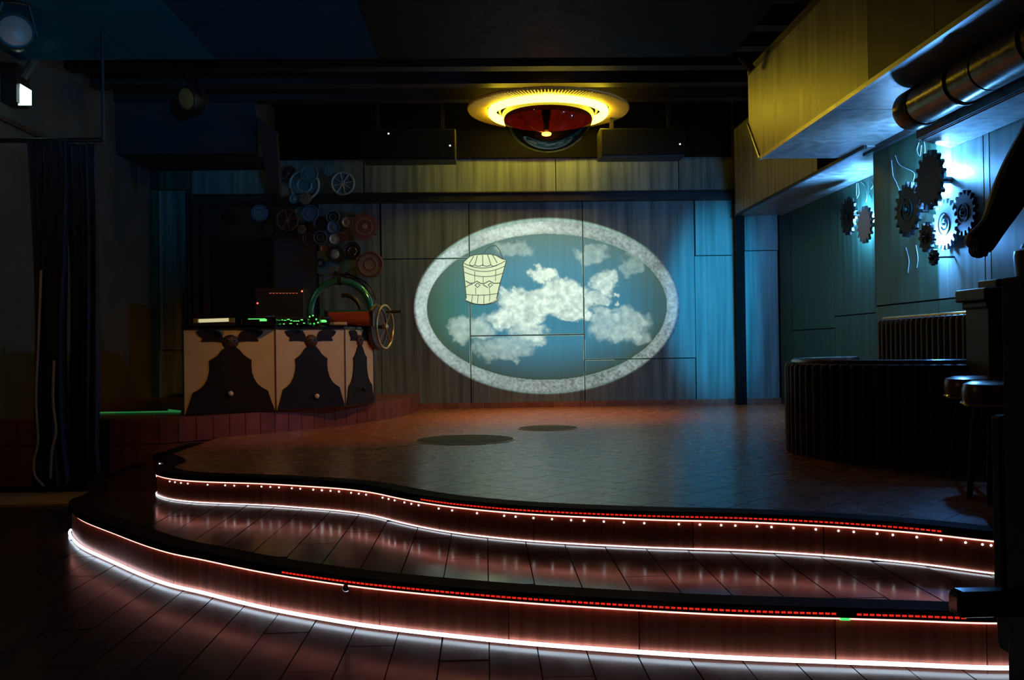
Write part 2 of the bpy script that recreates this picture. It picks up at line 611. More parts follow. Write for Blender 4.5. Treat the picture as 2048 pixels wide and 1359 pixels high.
def tier(root, C, ztop, zbot, inner_reg, tile, ang, tw, tl, stag, red_range, top_led, bot_led, name_led):
    th = 0.033
    # slab under the tiles
    MB().prism([(p[0], p[1], zbot) for p in inner_reg], (0, 0, ztop - 0.012 - zbot)).build('core', 'grout', root)
    # nosing: dark trim strip swept along the edge
    prof = [(-0.105, 0.002), (0.012, 0.002), (0.018, -0.006), (0.018, -th + 0.004), (0.012, -th), (-0.02, -th), (-0.02, -0.012), (-0.105, -0.012)]
    nb = MB()
    rows = [offset(C, a) for a, h in prof]
    n, m = len(C), len(prof)
    vs = [(rows[k][i].x, rows[k][i].y, ztop + prof[k][1]) for i in range(n) for k in range(m)]
    fs = [(i * m + k, i * m + (k + 1) % m, (i + 1) * m + (k + 1) % m, (i + 1) * m + k) for i in range(n - 1) for k in range(m)]
    nb.add(vs, fs).build('nosing', 'nosing', root, 'black edge trim with a line of red light dashes')
    # riser panels with seams
    seg = 20
    i = 0
    outer, inn = offset(C, 0.0), offset(C, -0.018)
    while i < n - 1:
        j = min(n - 1, i + seg + random.randint(-4, 5))
        if n - 1 - j < 8:
            j = n - 1
        A = outer[i:j + 1]
        B = inn[i:j + 1]
        A[0] = A[0].lerp(A[1], 0.06)
        A[-1] = A[-1].lerp(A[-2], 0.06)
        B[0], B[-1] = B[0].lerp(B[1], 0.06), B[-1].lerp(B[-2], 0.06)
        MB().prism([(p.x, p.y, zbot) for p in A + B[::-1]], (0, 0, ztop - 0.03 - zbot)).build('riser_panel', 'copper', root)
        i = j
    # light strips
    lit = [p for p in range(n) if p > 8 and C[p].y < C[[q for q in range(n)][0]].y]
    s0 = next(k for k in range(n) if C[k].y < root['_y0'])
    top = offset(C, 0.006)[s0:]
    MB().tube([(p.x, p.y, ztop - th - 0.004) for p in top], 0.003, 6).build('top_light_strip', top_led, root, 'thin warm white strip under the edge')
    bot = offset(C, 0.006)[s0:]
    if bot_led == 'led_floor':
        bot = offset(C, 0.014)[s0:]
    MB().tube([(p.x, p.y, zbot + (0.006 if bot_led == 'led_white' else 0.014)) for p in bot], 0.003 if bot_led == 'led_white' else 0.0075, 6).build('foot_light_strip', bot_led, root, 'cold white strip along the foot')
    # red dashes in the nosing
    dm = MB().box((-0.0075, -0.002, -0.0032), (0.0072, 0.002, 0.0032)).mesh('red_led', MAT['led_red'])
    line = resample(offset(C, 0.0185), 0.0205)
    for a, b in zip(line, line[1:]):
        x, y = proj((a.x, a.y, ztop - 0.017))
        if any(r0 < x < r1 for r0, r1 in red_range) and a.y < C[s0].y:
            t = b - a
            inst('red_led', dm, root, (a.x, a.y, ztop - 0.018), (0, 0, math.atan2(t.y, t.x)))
    # tiles
    lay_tiles(root, inner_reg, ztop, tile, tw, tl, ang, stag, gap=0.003 if ang else 0.0045, jit=0.0003 if ang else 0.0008)


ci = offset(UPC, -0.105)
plat_right = [p for p in PLAT if p.x > -2.3]
stage_reg = [(p.x, p.y) for p in ci] + [(XN - 0.005, ci[-1].y), (XN - 0.005, 7.55), (XR - 0.005, 7.6), (XR - 0.005, YB - 0.02)] + [(p.x + 0.0, p.y - 0.01) for p in plat_right[::-1]]
stage['_y0'] = 6.05
tier(stage, UPC, 0.0, ZT, stage_reg, 'tile', PI / 4, 0.165, 0.165, 0, [(842, 1880)], 'led_warm', 'led_white', '')
ci = offset(LOC_, -0.105)
step_reg = [(p.x, p.y) for p in ci] + [(p.x, p.y) for p in offset(UPC, 0.0)[::-1]]
step['_y0'] = 5.75
tier(step, LOC_, ZT, ZG, step_reg, 'tread_tile', 0, 0.174, 0.70, 1, [(560, 1672), (1714, 1935)], 'led_warm', 'led_floor', '')
for o in (stage, step):
    del o['_y0']

# white dot lights on the upper riser
dots = [x / 2.837 for x in (890, 905, 933, 962, 993, 1035, 1075, 1188, 1267, 1323, 1398, 1487, 1526, 1581, 1652, 1705, 1772, 1820, 1883, 1929)]
dots += [600 + x / 2.926 for x in (72, 121, 185, 232, 292, 340, 395, 480, 518, 563, 602, 656, 702, 813, 883, 1030, 1198, 1276, 1381, 1466, 1575, 1660, 1779, 1877, 1998)]
dots += [1300 + x / 2.738 for x in (162, 254, 373, 461, 585, 678, 803, 896, 1020, 1114, 1243, 1343, 1473, 1573, 1712, 1812, 1877, 1950)]
dm = MB().lathe([(0.0045, 0), (0.004, 0.003), (0.002, 0.0045)], 8).mesh('dot_light', MAT['led_dot'])
UO = offset(UPC, 0.0005)
half = min(range(len(UO)), key=lambda k: proj((UO[k].x, UO[k].y, ZT))[0])
for px in dots:
    k = min(range(half, len(UO) - 1), key=lambda k: abs(proj((UO[k].x, UO[k].y, -0.055))[0] - px))
    p, t = UO[k], (UO[k + 1] - UO[k - 1]).normalized()
    nrm = Vector((t.y, -t.x, 0))
    o = inst('dot_light', dm, stage, (p.x, p.y, -0.054), nrm.to_track_quat('Z', 'Y').to_euler())
gm = MB().box((-0.016, -0.003, -0.004), (0.016, 0.003, 0.004)).mesh('green_led', MAT['led_green'])
for root_, C_, zz, px in ((stage, UPC, -0.037, 2010), (step, LOC_, ZT - 0.037, 1693)):
    G = offset(C_, 0.010)
    k = min(range(len(G) // 2, len(G) - 1), key=lambda k: abs(proj((G[k].x, G[k].y, zz))[0] - px))
    tt = G[k + 1] - G[k - 1]
    inst('green_led', gm, root_, (G[k].x, G[k].y, zz), (0, 0, math.atan2(tt.y, tt.x)), 'single green light in the strip')
LO = offset(LOC_, 0.0)
k = min(range(len(LO) // 3, len(LO)), key=lambda k: abs(proj((LO[k].x, LO[k].y, -0.21))[0] - 692))
MB().lathe([(0.006, 0), (0.014, 0.004), (0.016, 0.012), (0.010, 0.022), (0.003, 0.025)], 14,
           frame_to((LO[k + 1] - LO[k - 1]).normalized().to_3d().cross(Vector((0, 0, 1))), (LO[k].x, LO[k].y, -0.212))).build('cap_bolt', 'chrome', step, 'single chrome cap bolt', smooth=True)

# round plates and a brass strip let into the stage floor
for px, py, rad, lb in ((930, 879, 0.40, 'larger dark round plate with a brass rim let into the stage floor'), (1096, 855.5, 0.27, 'smaller dark round plate on the stage floor near the wall')):
    c = on_z(px, py, 0.0)
    t = thing('floor_plate', lb, 'floor plate', (c.x, c.y, 0.0), 'round plates in the stage floor')
    MB().lathe([(rad * .97, 0.0004), (rad * .97, 0.003), (0.004, 0.003)], 40, Matrix.Translation((c.x, c.y, 0))).build('disc', 'plate_green', t)
    MB().lathe([(rad * .97, 0.0004), (rad * .97, 0.0045), (rad, 0.0045), (rad, 0.0004)], 40, Matrix.Translation((c.x, c.y, 0)), cap=False).build('rim', 'brass', t)
a, b = on_z(742, 899, 0.0), on_z(838, 888, 0.0)
t = thing('floor_strip', 'thin dashed brass strip let into the stage floor left of the round plates', 'floor strip', ((a.x + b.x) / 2, (a.y + b.y) / 2, 0.0))
for i in range(7):
    p, q = a.lerp(b, i / 7), a.lerp(b, (i + 0.72) / 7)
    n = Vector((-(q - p).y, (q - p).x, 0)).normalized() * 0.012
    MB().prism([p - n, q - n, q + n, p + n], (0, 0, 0.004)).build('brass_dash', 'brass', t)

# ------------------------------------------------------------------ booth platform
plat = thing('booth_platform', 'low curved platform faced with red tiles under the DJ booth', 'platform', (-3, 9, 0))
top = [(p.x, p.y) for p in PLAT] + [(XL, YB)]
MB().prism([(x, y, ZG) for x, y in top], (0, 0, ZP - ZG)).build('deck', 'riser_tile', plat)
PO = offset(PLAT, 0.012)
line = resample(PO, 0.15)
for i, (a, b) in enumerate(zip(line, line[1:])):
    t = (b - a).normalized()
    nn = Vector((t.y, -t.x)) * 0.0
    a2, b2 = a + t * 0.003, b - t * 0.003
    q = [a2, b2, b2 + Vector((-t.y, t.x)) * 0.011, a2 + Vector((-t.y, t.x)) * 0.011]
    z0 = 0.0 if a.x > -2.38 else -0.012
    MB().prism([(p.x, p.y, z0) for p in q], (0, 0, ZP - 0.004 - z0)).build('riser_tile', 'riser_tile', plat)
    if a.x < -2.9:
        MB().prism([(p.x, p.y, ZG) for p in q], (0, 0, -0.018 - ZG)).build('riser_tile', 'riser_tile', plat)

# ------------------------------------------------------------------ walls
wb = MB().box((XL - 0.2, YB + 0.03, ZG), (XR + 0.3, YB + 0.2, ZC)).build('wall_back', 'backing')
tagset(wb, kind='structure')
T = on_y


SX = [on_y(940, 610, YB).x, on_y(1167.5, 610, YB).x]
SZ = [on_y(860, 517, YB).z, on_y(1054, 670, YB).z, on_y(1280, 717, YB).z]


def snap(v, S, tol):
    for s in S:
        if abs(v - s) < tol:
            return s
    return v


def panel_px(par, x0, y0, x1, y1, Y=YB, m='panel', gap=0.006, thick=0.03, tilt=0.0):
    c = [T(x0, y0, Y), T(x1, y0, Y), T(x1, y1, Y), T(x0, y1, Y)]
    xa, xb = (c[0].x + c[3].x) / 2, (c[1].x + c[2].x) / 2
    za, zb = (c[2].z + c[3].z) / 2, (c[0].z + c[1].z) / 2
    xa, xb = snap(xa, SX, 0.06), snap(xb, SX, 0.06)
    if x0 > 700 and y1 < 830 and y0 > 390:
        za, zb = snap(za, SZ, 0.05), snap(zb, SZ, 0.05)
    b = MB()
    b.add([(xa + gap, Y + tilt, za + gap), (xb - gap, Y - tilt, za + gap), (xb - gap, Y + thick, za + gap), (xa + gap, Y + thick, za + gap),
           (xa + gap, Y + tilt, zb - gap), (xb - gap, Y - tilt, zb - gap), (xb - gap, Y + thick, zb - gap), (xa + gap, Y + thick, zb - gap)],
          ((0, 3, 2, 1), (4, 5, 6, 7), (0, 1, 5, 4), (1, 2, 6, 5), (2, 3, 7, 6), (3, 0, 4, 7)))
    return b.build('wall_panel', m, par)


YFL = 822
PAN = [(638, 402, 762, 830), (762, 402, 939, 517), (762, 517, 941, 822), (939, 400, 1166, 670), (941, 670, 1169, 820), (1166, 400, 1390, 718),
       (1169, 718, 1392, 816), (1390, 398, 1473, 511), (1391, 511, 1478, 813), (1488, 380, 1556, 501), (1490, 501, 1558, 812),
       (318, 380, 373, 700), (318, 700, 373, 830), (60, 380, 318, 830),
       (318, 250, 382, 380), (382, 250, 727, 390), (727, 250, 1111, 388), (1111, 250, 1357, 386), (1357, 250, 1556, 384)]
for i, q in enumerate(PAN):
    panel_px(wb, *q, m='panel_dark' if 13 <= i <= 14 else 'panel', tilt=0.006 if i in (7, 8) else 0.0)  # far left panels take the darker metal in place of weaker light
# skirting tiles along the back wall
bb = MB().box((T(770, 815, YB).x, YB - 0.004, 0.0), (XR, YB, 0.06)).build('baseboard_back', 'grout')
tagset(bb, kind='structure')
x = T(778, 815, YB).x
while x < XR - 0.05:
    MB().box((x + 0.002, YB - 0.016, 0.0), (x + 0.163, YB - 0.004, 0.066)).build('skirting_tile', 'base_tile', bb)
    x += 0.165
# right wall: far section, then a nearer section that stands 0.2 m proud
wr = MB().box((XR + 0.03, 6.9, ZG), (XR + 0.2, YB + 0.1, ZC)).build('wall_right', 'backing')
tagset(wr, kind='structure')


def wall_y(px, X):
    return on_x(px, 600, X).y


def side_panel(par, X, p0, p1, z0, z1, thick=0.03, gap=0.006, m='panel_dark'):
    ya, yb = sorted((wall_y(p0, X), wall_y(p1, X)))
    MB().box((X, ya + gap, z0 + gap), (X + thick, yb - gap, z1 - gap)).build('wall_panel', m, par)


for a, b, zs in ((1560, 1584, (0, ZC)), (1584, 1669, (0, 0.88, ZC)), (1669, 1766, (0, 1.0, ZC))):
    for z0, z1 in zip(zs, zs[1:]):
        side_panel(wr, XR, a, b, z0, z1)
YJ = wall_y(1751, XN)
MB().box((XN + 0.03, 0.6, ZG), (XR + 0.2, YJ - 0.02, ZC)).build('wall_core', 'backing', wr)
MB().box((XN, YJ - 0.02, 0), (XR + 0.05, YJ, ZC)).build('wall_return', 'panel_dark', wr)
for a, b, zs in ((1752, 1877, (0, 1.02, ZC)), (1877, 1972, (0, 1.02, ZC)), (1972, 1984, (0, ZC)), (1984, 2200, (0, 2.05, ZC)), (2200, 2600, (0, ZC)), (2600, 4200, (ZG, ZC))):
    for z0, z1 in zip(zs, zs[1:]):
        side_panel(wr, XN, a, b, z0, z1, m='panel' if a >= 1877 and z0 > 0.5 or a == 1972 else 'panel_dark')  # upper near panels take the paler metal, lamp glow put into colour
# left wall
wl = MB().box((XL - 0.2, 0.6, ZG), (XL, YB + 0.1, ZC)).build('wall_left', 'left_wall')
tagset(wl, kind='structure')
# ceiling and its beams
ce = MB().box((XL - 0.2, 0.6, ZC), (XR + 0.3, YB + 0.2, ZC + 0.1)).build('ceiling', 'ceiling')
tagset(ce, kind='structure')
MB().box((XL, 4.0, 3.27), (-2.3, 8.1, 3.33)).build('ceiling_panel', 'drop_panel', ce)  # blue wash fading to the right is put into these plates' colours
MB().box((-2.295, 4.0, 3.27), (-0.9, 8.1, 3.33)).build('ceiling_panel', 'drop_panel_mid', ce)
MB().box((-0.895, 4.0, 3.27), (2.2, 8.1, 3.33)).build('ceiling_panel', 'soot', ce)  # near-black end of the painted fade
for y in (3.0, 3.9, 4.8, 5.7, 6.5, 7.2, 7.85, 8.4, 8.97, 9.55, 10.15):
    MB().box((XL, y, 3.46), (XR, y + 0.16, ZC)).build('beam', 'beam', ce)
# bulkhead at the back and the bulkhead at the left
MB().box((-2.6, 11.14, on_y(900, 316, 11.14).z), (3.0, 11.195, ZC)).build('bulkhead', 'soot', ce)
a, b = on_y(165, 232, 10.2), on_y(512, 305, 10.2)
MB().box((a.x, 10.2, b.z), (b.x, 11.19, a.z + 0.3)).build('bulkhead', 'drop_panel_dark', ce)
# steel rail across the back wall and the post at its right end
a, b = on_y(378, 384, 11.08), on_y(1484, 402, 11.08)
za, zb = on_y(900, 384, 11.08).z, on_y(900, 403, 11.08).z
rl = thing('steel_beam', 'black horizontal steel beam across the back wall above the oval picture', 'beam', ((a.x + b.x) / 2, 11.1, zb))
MB().box((a.x, 11.07, zb), (b.x, 11.19, zb + 0.014)).build('flange', 'steel', rl)
MB().box((a.x, 11.07, za - 0.014), (b.x, 11.19, za)).build('flange', 'steel', rl)
MB().box((a.x, 11.11, zb + 0.014), (b.x, 11.14, za - 0.014)).build('web', 'steel', rl)
pa, pb = on_y(1472, 600, 11.05).x, on_y(1490, 600, 11.05).x
po = thing('steel_column', 'dark steel column against the back wall right of the oval picture', 'column', ((pa + pb) / 2, 11.1, 0))
MB().box((pa, 11.03, 0.0), (pb, 11.045, ZC)).build('flange', 'soot', po)
MB().box((pa, 11.17, 0.0), (pb + 0.04, 11.185, ZC)).build('flange', 'panel', po, 'pale metal strip behind the column')
MB().box(((pa + pb) / 2 - 0.03, 11.045, 0.0), ((pa + pb) / 2 + 0.03, 11.17, ZC)).build('web', 'steel', po)

# ------------------------------------------------------------------ ducts at the right
ZB = 2.345
X2 = 2.35
big = thing('ventilation_duct', 'large yellow lit metal box duct with a blue underside, nearest the ceiling at right', 'duct', (X2, 6, ZB))
pf = [on_x(1497, 150, X2), on_x(1497, 250, X2), on_x(1523, 315, X2)]
yE = pf[2].y
zt, zm, zb = pf[0].z, pf[1].z, pf[2].z
ye = pf[0].y
MB().add([(X2, 1.2, zt), (X2, ye, zt), (X2, ye, zm), (X2, yE, zb), (X2, 1.2, zb), (XN - 0.01, 1.2, zt), (XN - 0.01, ye, zt), (XN - 0.01, ye, zm), (XN - 0.01, yE, zb), (XN - 0.01, 1.2, zb)],
         ((0, 1, 2, 3, 4), (9, 8, 7, 6, 5), (0, 5, 6, 1), (1, 6, 7, 2), (2, 7, 8, 3), (4, 9, 5, 0))).build('casing', 'backing', big)
yc = on_x(1738, 100, X2).y
for k, (ya, yb) in enumerate(((1.3, 3.2), (3.2, 4.7), (4.7, yc), (yc, ye))):
    p4 = [(ya + 0.003, zb), (min(yb, yE) - 0.003, zb)] + ([(ye - 0.003, zm)] if k == 3 else []) + [(yb - 0.003, zt), (ya + 0.003, zt)]
    MB().prism([(X2, y, z) for y, z in p4], (-0.006, 0, 0)).build('side_plate', 'duct' if k == 3 else 'duct_dim', big)  # nearer plates darker in colour, standing in for light falloff
ys = [1.3, 3.0, 4.6, 6.1, 7.05, yE - 0.01]
for ya, yb in zip(ys, ys[1:]):
    MB().box((X2 + 0.01, ya + 0.004, zb - 0.012), (XN - 0.03, yb - 0.004, zb)).build('underside_panel', 'duct', big)
MB().box((X2 - 0.014, 1.3, zb - 0.016), (X2 + 0.012, yE, zb + 0.014)).build('edge_trim', 'duct_trim', big)
MB().tube([(X2 - 0.004, ye + 0.01, zm), (X2 - 0.004, yE + 0.012, zb - 0.004)], 0.018, 8).build('edge_trim', 'duct_trim', big)
MB().box((X2 - 0.012, 1.3, zt - 0.01), (X2 + 0.02, ye, zt + 0.05)).build('top_rail', 'steel', big)
MB().box((XN - 0.07, 6.2, zb - 0.055), (XN - 0.03, 7.44, zb - 0.013)).build('bottom_rail', 'steel', big)

X1, Z1 = 3.02, 2.27
sof = thing('duct_section', 'smaller metal duct behind the large one, running to the back corner', 'duct', (X1, 9, Z1))
MB().box((X1, 8.26, Z1), (XR - 0.005, YB - 0.2, 3.3)).build('casing', 'duct', sof)
MB().box((X1, YJ + 0.01, Z1), (XR - 0.005, 8.255, zb - 0.013)).build('casing', 'duct', sof)
MB().box((X1, 7.2, Z1), (XN - 0.005, YJ + 0.005, zb - 0.013)).build('casing', 'duct', sof)
MB().box((X1 - 0.012, 7.2, Z1 - 0.014), (X1 + 0.012, YB - 0.2, Z1 + 0.012)).build('edge_trim', 'steel', sof)

Z3 = 0.73 + 1.302
y3 = 6.02
led = thing('duct_ledge', 'dark sided metal ledge with a pale blue underside below the round pipe', 'duct', (3.0, 4, Z3))
MB().add([(2.82, 1.2, Z3), (2.82, y3 - 0.12, Z3), (XN - 0.01, y3 + 0.12, Z3), (XN - 0.01, 1.2, Z3), (2.82, 1.2, ZB - 0.08), (2.82, y3 - 0.12, ZB - 0.08), (XN - 0.01, y3 + 0.12, ZB - 0.08), (XN - 0.01, 1.2, ZB - 0.08)],
         ((0, 3, 2, 1), (4, 5, 6, 7), (0, 1, 5, 4), (1, 2, 6, 5), (2, 3, 7, 6), (3, 0, 4, 7))).build('casing', 'duct', led)
MB().box((2.805, 1.3, Z3 + 0.005), (2.82, y3 - 0.13, ZB - 0.09)).build('side_plate', 'steel', led)
for ya, yb in ((1.3, 3.6), (3.6, 5.3), (5.3, y3 - 0.14)):
    MB().box((2.83, ya + 0.003, Z3 - 0.008), (XN - 0.015, yb - 0.003, Z3)).build('underside_panel', 'duct', led)

pc = on_y(1842, 212, 5.5)
pipe = thing('ventilation_pipe', 'round metal pipe slung under the large duct at upper right', 'pipe', (pc.x, 4, pc.z))
R = 0.125
MB().lathe([(R - 0.01, 0), (R, 0.004), (R, 0.16), (R - 0.004, 0.165)], 40, frame_to((0, -1, 0), (pc.x, 5.62, pc.z))).build('end_collar', 'pipe', pipe, smooth=True)
for i in range(6):
    y0 = 5.45 - i * 0.72
    MB().lathe([(R - 0.012, 0), (R - 0.008, 0.004), (R - 0.008, 0.706), (R - 0.014, 0.712)], 40, frame_to((0, -1, 0), (pc.x, y0, pc.z))).build('pipe_length', 'pipe', pipe, smooth=True)
for i in range(5):
    MB().lathe([(R - 0.008, -0.012), (R + 0.003, -0.008), (R + 0.003, 0.008), (R - 0.008, 0.012)], 40, frame_to((0, -1, 0), (pc.x, 5.0 - i * 0.7, pc.z)), cap=False).build('clamp_band', 'pipe', pipe, smooth=True)

# ------------------------------------------------------------------ projected oval picture, its light put into paint on the wall panels
def vnoise(x, y, seed):
    rs = np.random.RandomState(seed)
    g = rs.rand(256, 256)
    xi, yi = np.floor(x).astype(int), np.floor(y).astype(int)
    fx, fy = x - xi, y - yi
    fx, fy = fx * fx * (3 - 2 * fx), fy * fy * (3 - 2 * fy)
    a, b = g[xi % 256, yi % 256], g[(xi + 1) % 256, yi % 256]
    c, d = g[xi % 256, (yi + 1) % 256], g[(xi + 1) % 256, (yi + 1) % 256]
    return (a * (1 - fx) + b * fx) * (1 - fy) + (c * (1 - fx) + d * fx) * fy


def fbm(x, y, seed, o=5, gain=0.55):
    s, amp, tot = 0, 1, 0
    for k in range(o):
        s = s + amp * vnoise(x * 2 ** k + 17 * k + 300, y * 2 ** k + 31 * k + 300, seed + k)
        tot += amp
        amp *= gain
    return s / tot


YM = YB - 0.004
oval = thing('projected_oval', 'projected oval picture of a cloudy sky in a pale mottled ring frame on the back wall', 'picture', _mc)
CX, CY, AX, AY, BX, BY = 1094, 613.5, 267.5, 171.5, 241, 147


def paint_grid(name, step, inside, colour, parent, Y):
    xs = np.arange(CX - AX - 2, CX + AX + 2, step)
    ys = np.arange(CY - AY - 2, CY + AY + 2, step)
    PX, PY = np.meshgrid(xs, ys, indexing='ij')
    tilt = (PX - CX) * -0.010
    QY = PY + tilt
    keep = inside(PX, PY)
    d = (np.array(_f)[:, None, None] + np.array(RR)[:, None, None] * ((PX - 1024) / F) - np.array(UU)[:, None, None] * ((QY - 679.5) / F))
    W = np.array(CAM)[:, None, None] + d * (Y / d[1])
    g = 0.0055
    for sx in SX:
        keep &= np.abs(W[0] - sx) > g
    keep &= ~((np.abs(W[2] - SZ[0]) < g) & (W[0] < SX[0]))
    keep &= ~((np.abs(W[2] - SZ[1]) < g) & (W[0] > SX[0]) & (W[0] < SX[1]))
    keep &= ~((np.abs(W[2] - SZ[2]) < g) & (W[0] > SX[1]))
    W = W - np.array(parent.location)[:, None, None]
    nx, ny = PX.shape
    ids = np.arange(nx * ny).reshape(nx, ny)
    k = keep[:-1, :-1] & keep[1:, :-1] & keep[:-1, 1:] & keep[1:, 1:]
    quads = np.stack([ids[:-1, :-1][k], ids[:-1, 1:][k], ids[1:, 1:][k], ids[1:, :-1][k]], 1)
    used = np.unique(quads)
    remap = np.full(nx * ny, -1)
    remap[used] = np.arange(len(used))
    V = W.reshape(3, -1).T[used]
    me = bpy.data.meshes.new(name)
    me.from_pydata(V.tolist(), [], remap[quads].tolist())
    colr = colour(PX, PY).reshape(-1, 3)[used]
    at = me.color_attributes.new('paint', 'FLOAT_COLOR', 'POINT')
    rgba = np.ones((len(used), 4), dtype=np.float32)
    rgba[:, :3] = np.clip(colr, 0, 1)
    at.data.foreach_set('color', rgba.ravel())
    m, nt, b = new_mat(name + '_paint')
    an = nt.nodes.new('ShaderNodeAttribute')
    an.attribute_name = 'paint'
    nt.links.new(an.outputs['Color'], b.inputs['Base Color'])
    b.inputs['Roughness'].default_value = 0.65
    me.materials.append(m)
    o = bpy.data.objects.new(name, me)
    COL.objects.link(o)
    o.parent = parent
    return o


def er(PX, PY, a, b):
    return np.sqrt(((PX - CX) / a) ** 2 + ((PY - CY) / b) ** 2)


def ring_colour(PX, PY):
    n = fbm(PX / 4, PY / 4, 5, 4)
    n2 = fbm(PX / 40, PY / 40, 9, 3)
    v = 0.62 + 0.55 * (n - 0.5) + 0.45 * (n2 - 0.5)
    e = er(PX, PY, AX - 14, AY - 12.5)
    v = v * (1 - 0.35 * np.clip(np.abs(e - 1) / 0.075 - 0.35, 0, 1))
    rt = np.clip((PX - 1050) / 250, 0, 1) * 0.5 + np.clip((PY - 640) / 120, 0, 1) * 0.5  # dimmer projection at right and bottom put into the ring paint
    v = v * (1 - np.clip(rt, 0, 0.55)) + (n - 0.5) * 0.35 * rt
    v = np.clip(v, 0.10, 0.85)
    return np.stack([v * 0.93, v * 0.98, v], -1)


CL = [(960, 620, 340, 105, 1.0), (1110, 560, 180, 105, 1.0), (985, 430, 110, 55, 1.1), (1080, 450, 40, 50, .6), (1385, 500, 100, 95, .85), (800, 735, 210, 75, .95),
      (880, 820, 130, 60, .8), (720, 560, 70, 42, .8), (470, 800, 170, 95, .55), (720, 930, 210, 90, .42), (880, 880, 110, 50, .5), (1500, 790, 210, 125, .55), (1400, 720, 110, 50, .55),
      (770, 265, 110, 60, .30), (1300, 300, 130, 65, .36), (1560, 385, 95, 70, .28), (1470, 590, 28, 13, .9), (1470, 640, 24, 15, .9), (1150, 700, 170, 50, .9), (1300, 620, 120, 60, .8), (1620, 860, 90, 60, .3)]


def sky_colour(PX, PY):
    qx, qy = (PX - 800) * 3.397, (PY - 420) * 3.397
    w1 = fbm(PX / 22, PY / 22, 21, 5) - 0.5
    w2 = fbm(PX / 22, PY / 22, 41, 5) - 0.5
    fine = fbm(PX / 9, PY / 9, 61, 5)
    dens = np.zeros_like(PX)
    for cx, cy, rx, ry, s in CL:
        d = np.sqrt(((qx - cx + w1 * 150) / rx) ** 2 + ((qy - cy + w2 * 120) / ry) ** 2)
        k = np.clip((1.12 - d) / 0.42, 0, 1)
        k = k * k * (3 - 2 * k) * s
        dens = np.maximum(dens, k)
    puff = np.abs(fbm(PX / 14, PY / 14, 81, 4) - 0.5) * 2
    dens = np.clip(dens * (0.62 + 0.62 * fine) - 0.25 * puff * dens, 0, 1)
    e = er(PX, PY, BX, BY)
    fade = np.clip((1.0 - e) / 0.45, 0, 1) ** 0.7  # soft edge fade of the projection put into the sky paint
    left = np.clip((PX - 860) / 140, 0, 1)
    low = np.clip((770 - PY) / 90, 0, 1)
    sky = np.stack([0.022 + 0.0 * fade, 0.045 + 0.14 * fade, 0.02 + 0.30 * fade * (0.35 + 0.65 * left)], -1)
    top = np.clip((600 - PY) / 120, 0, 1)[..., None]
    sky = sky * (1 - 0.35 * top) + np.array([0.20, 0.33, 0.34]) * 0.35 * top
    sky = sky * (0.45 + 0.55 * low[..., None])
    streak = 0.85 + 0.3 * fbm(PX / 5, PY / 300, 91, 3)
    sky = sky * streak[..., None]
    cloud = np.array([0.88, 0.92, 0.86]) * (0.62 + 0.6 * fine)[..., None]
    return sky * (1 - dens[..., None]) + cloud * dens[..., None]


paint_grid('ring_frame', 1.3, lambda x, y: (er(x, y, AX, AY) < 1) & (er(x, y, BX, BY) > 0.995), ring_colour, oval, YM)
paint_grid('painted_sky', 1.25, lambda x, y: er(x, y, BX - 0.5, BY - 0.5) < 1, sky_colour, oval, YM)

# the projected pail, put into a painted fill and ribbons of paint
pail_off = YM - 0.003


def bk(x, y, Y=pail_off):
    return on_y(880 + x / 7.994, 470 + y / 7.994 - (880 + x / 7.994 - CX) * 0.0, Y)


MAT['pail'] = pm('cream_paint', (0.74, 0.72, 0.47), (0.84, 0.82, 0.58), 10, 0.6)
MAT['line_paint'] = pm('olive_line_paint', (0.03, 0.035, 0.012), (0.05, 0.055, 0.02), 10, 0.6)
pl = [(365, 440), (400, 405), (475, 340), (560, 312), (690, 302), (810, 303), (900, 325), (1000, 380), (1060, 395), (1045, 470), (1010, 600), (960, 770), (930, 900), (905, 1010), (930, 1045),
      (850, 1085), (700, 1112), (560, 1100), (400, 1050), (420, 1000), (405, 840), (385, 640), (370, 490)]
MB().prism([bk(x, y) for x, y in pl], (0, 0.002, 0)).build('painted_pail', 'pail', oval, 'cream pail drawn in olive outline')


def ribbon(pts, wpx):
    b = MB()
    P = [bk(x, y, pail_off - 0.002) for x, y in pts]
    wd = wpx * 1.45 * pail_off / F / 2
    L, Rr = [], []
    for i in range(len(P)):
        t = (P[min(i + 1, len(P) - 1)] - P[max(i - 1, 0)]).normalized()
        nn = Vector((-t.z, 0, t.x)) * wd
        L.append(P[i] + nn)
        Rr.append(P[i] - nn)
    n = len(P)
    b.add(L + Rr, [(i, i + 1, n + i + 1, n + i) for i in range(n - 1)])
    return b


def arc(x0, y0, x1, y1, sag, n=10):
    return [(x0 + (x1 - x0) * k / n, y0 + (y1 - y0) * k / n + sag * 4 * (k / n) * (1 - k / n)) for k in range(n + 1)]


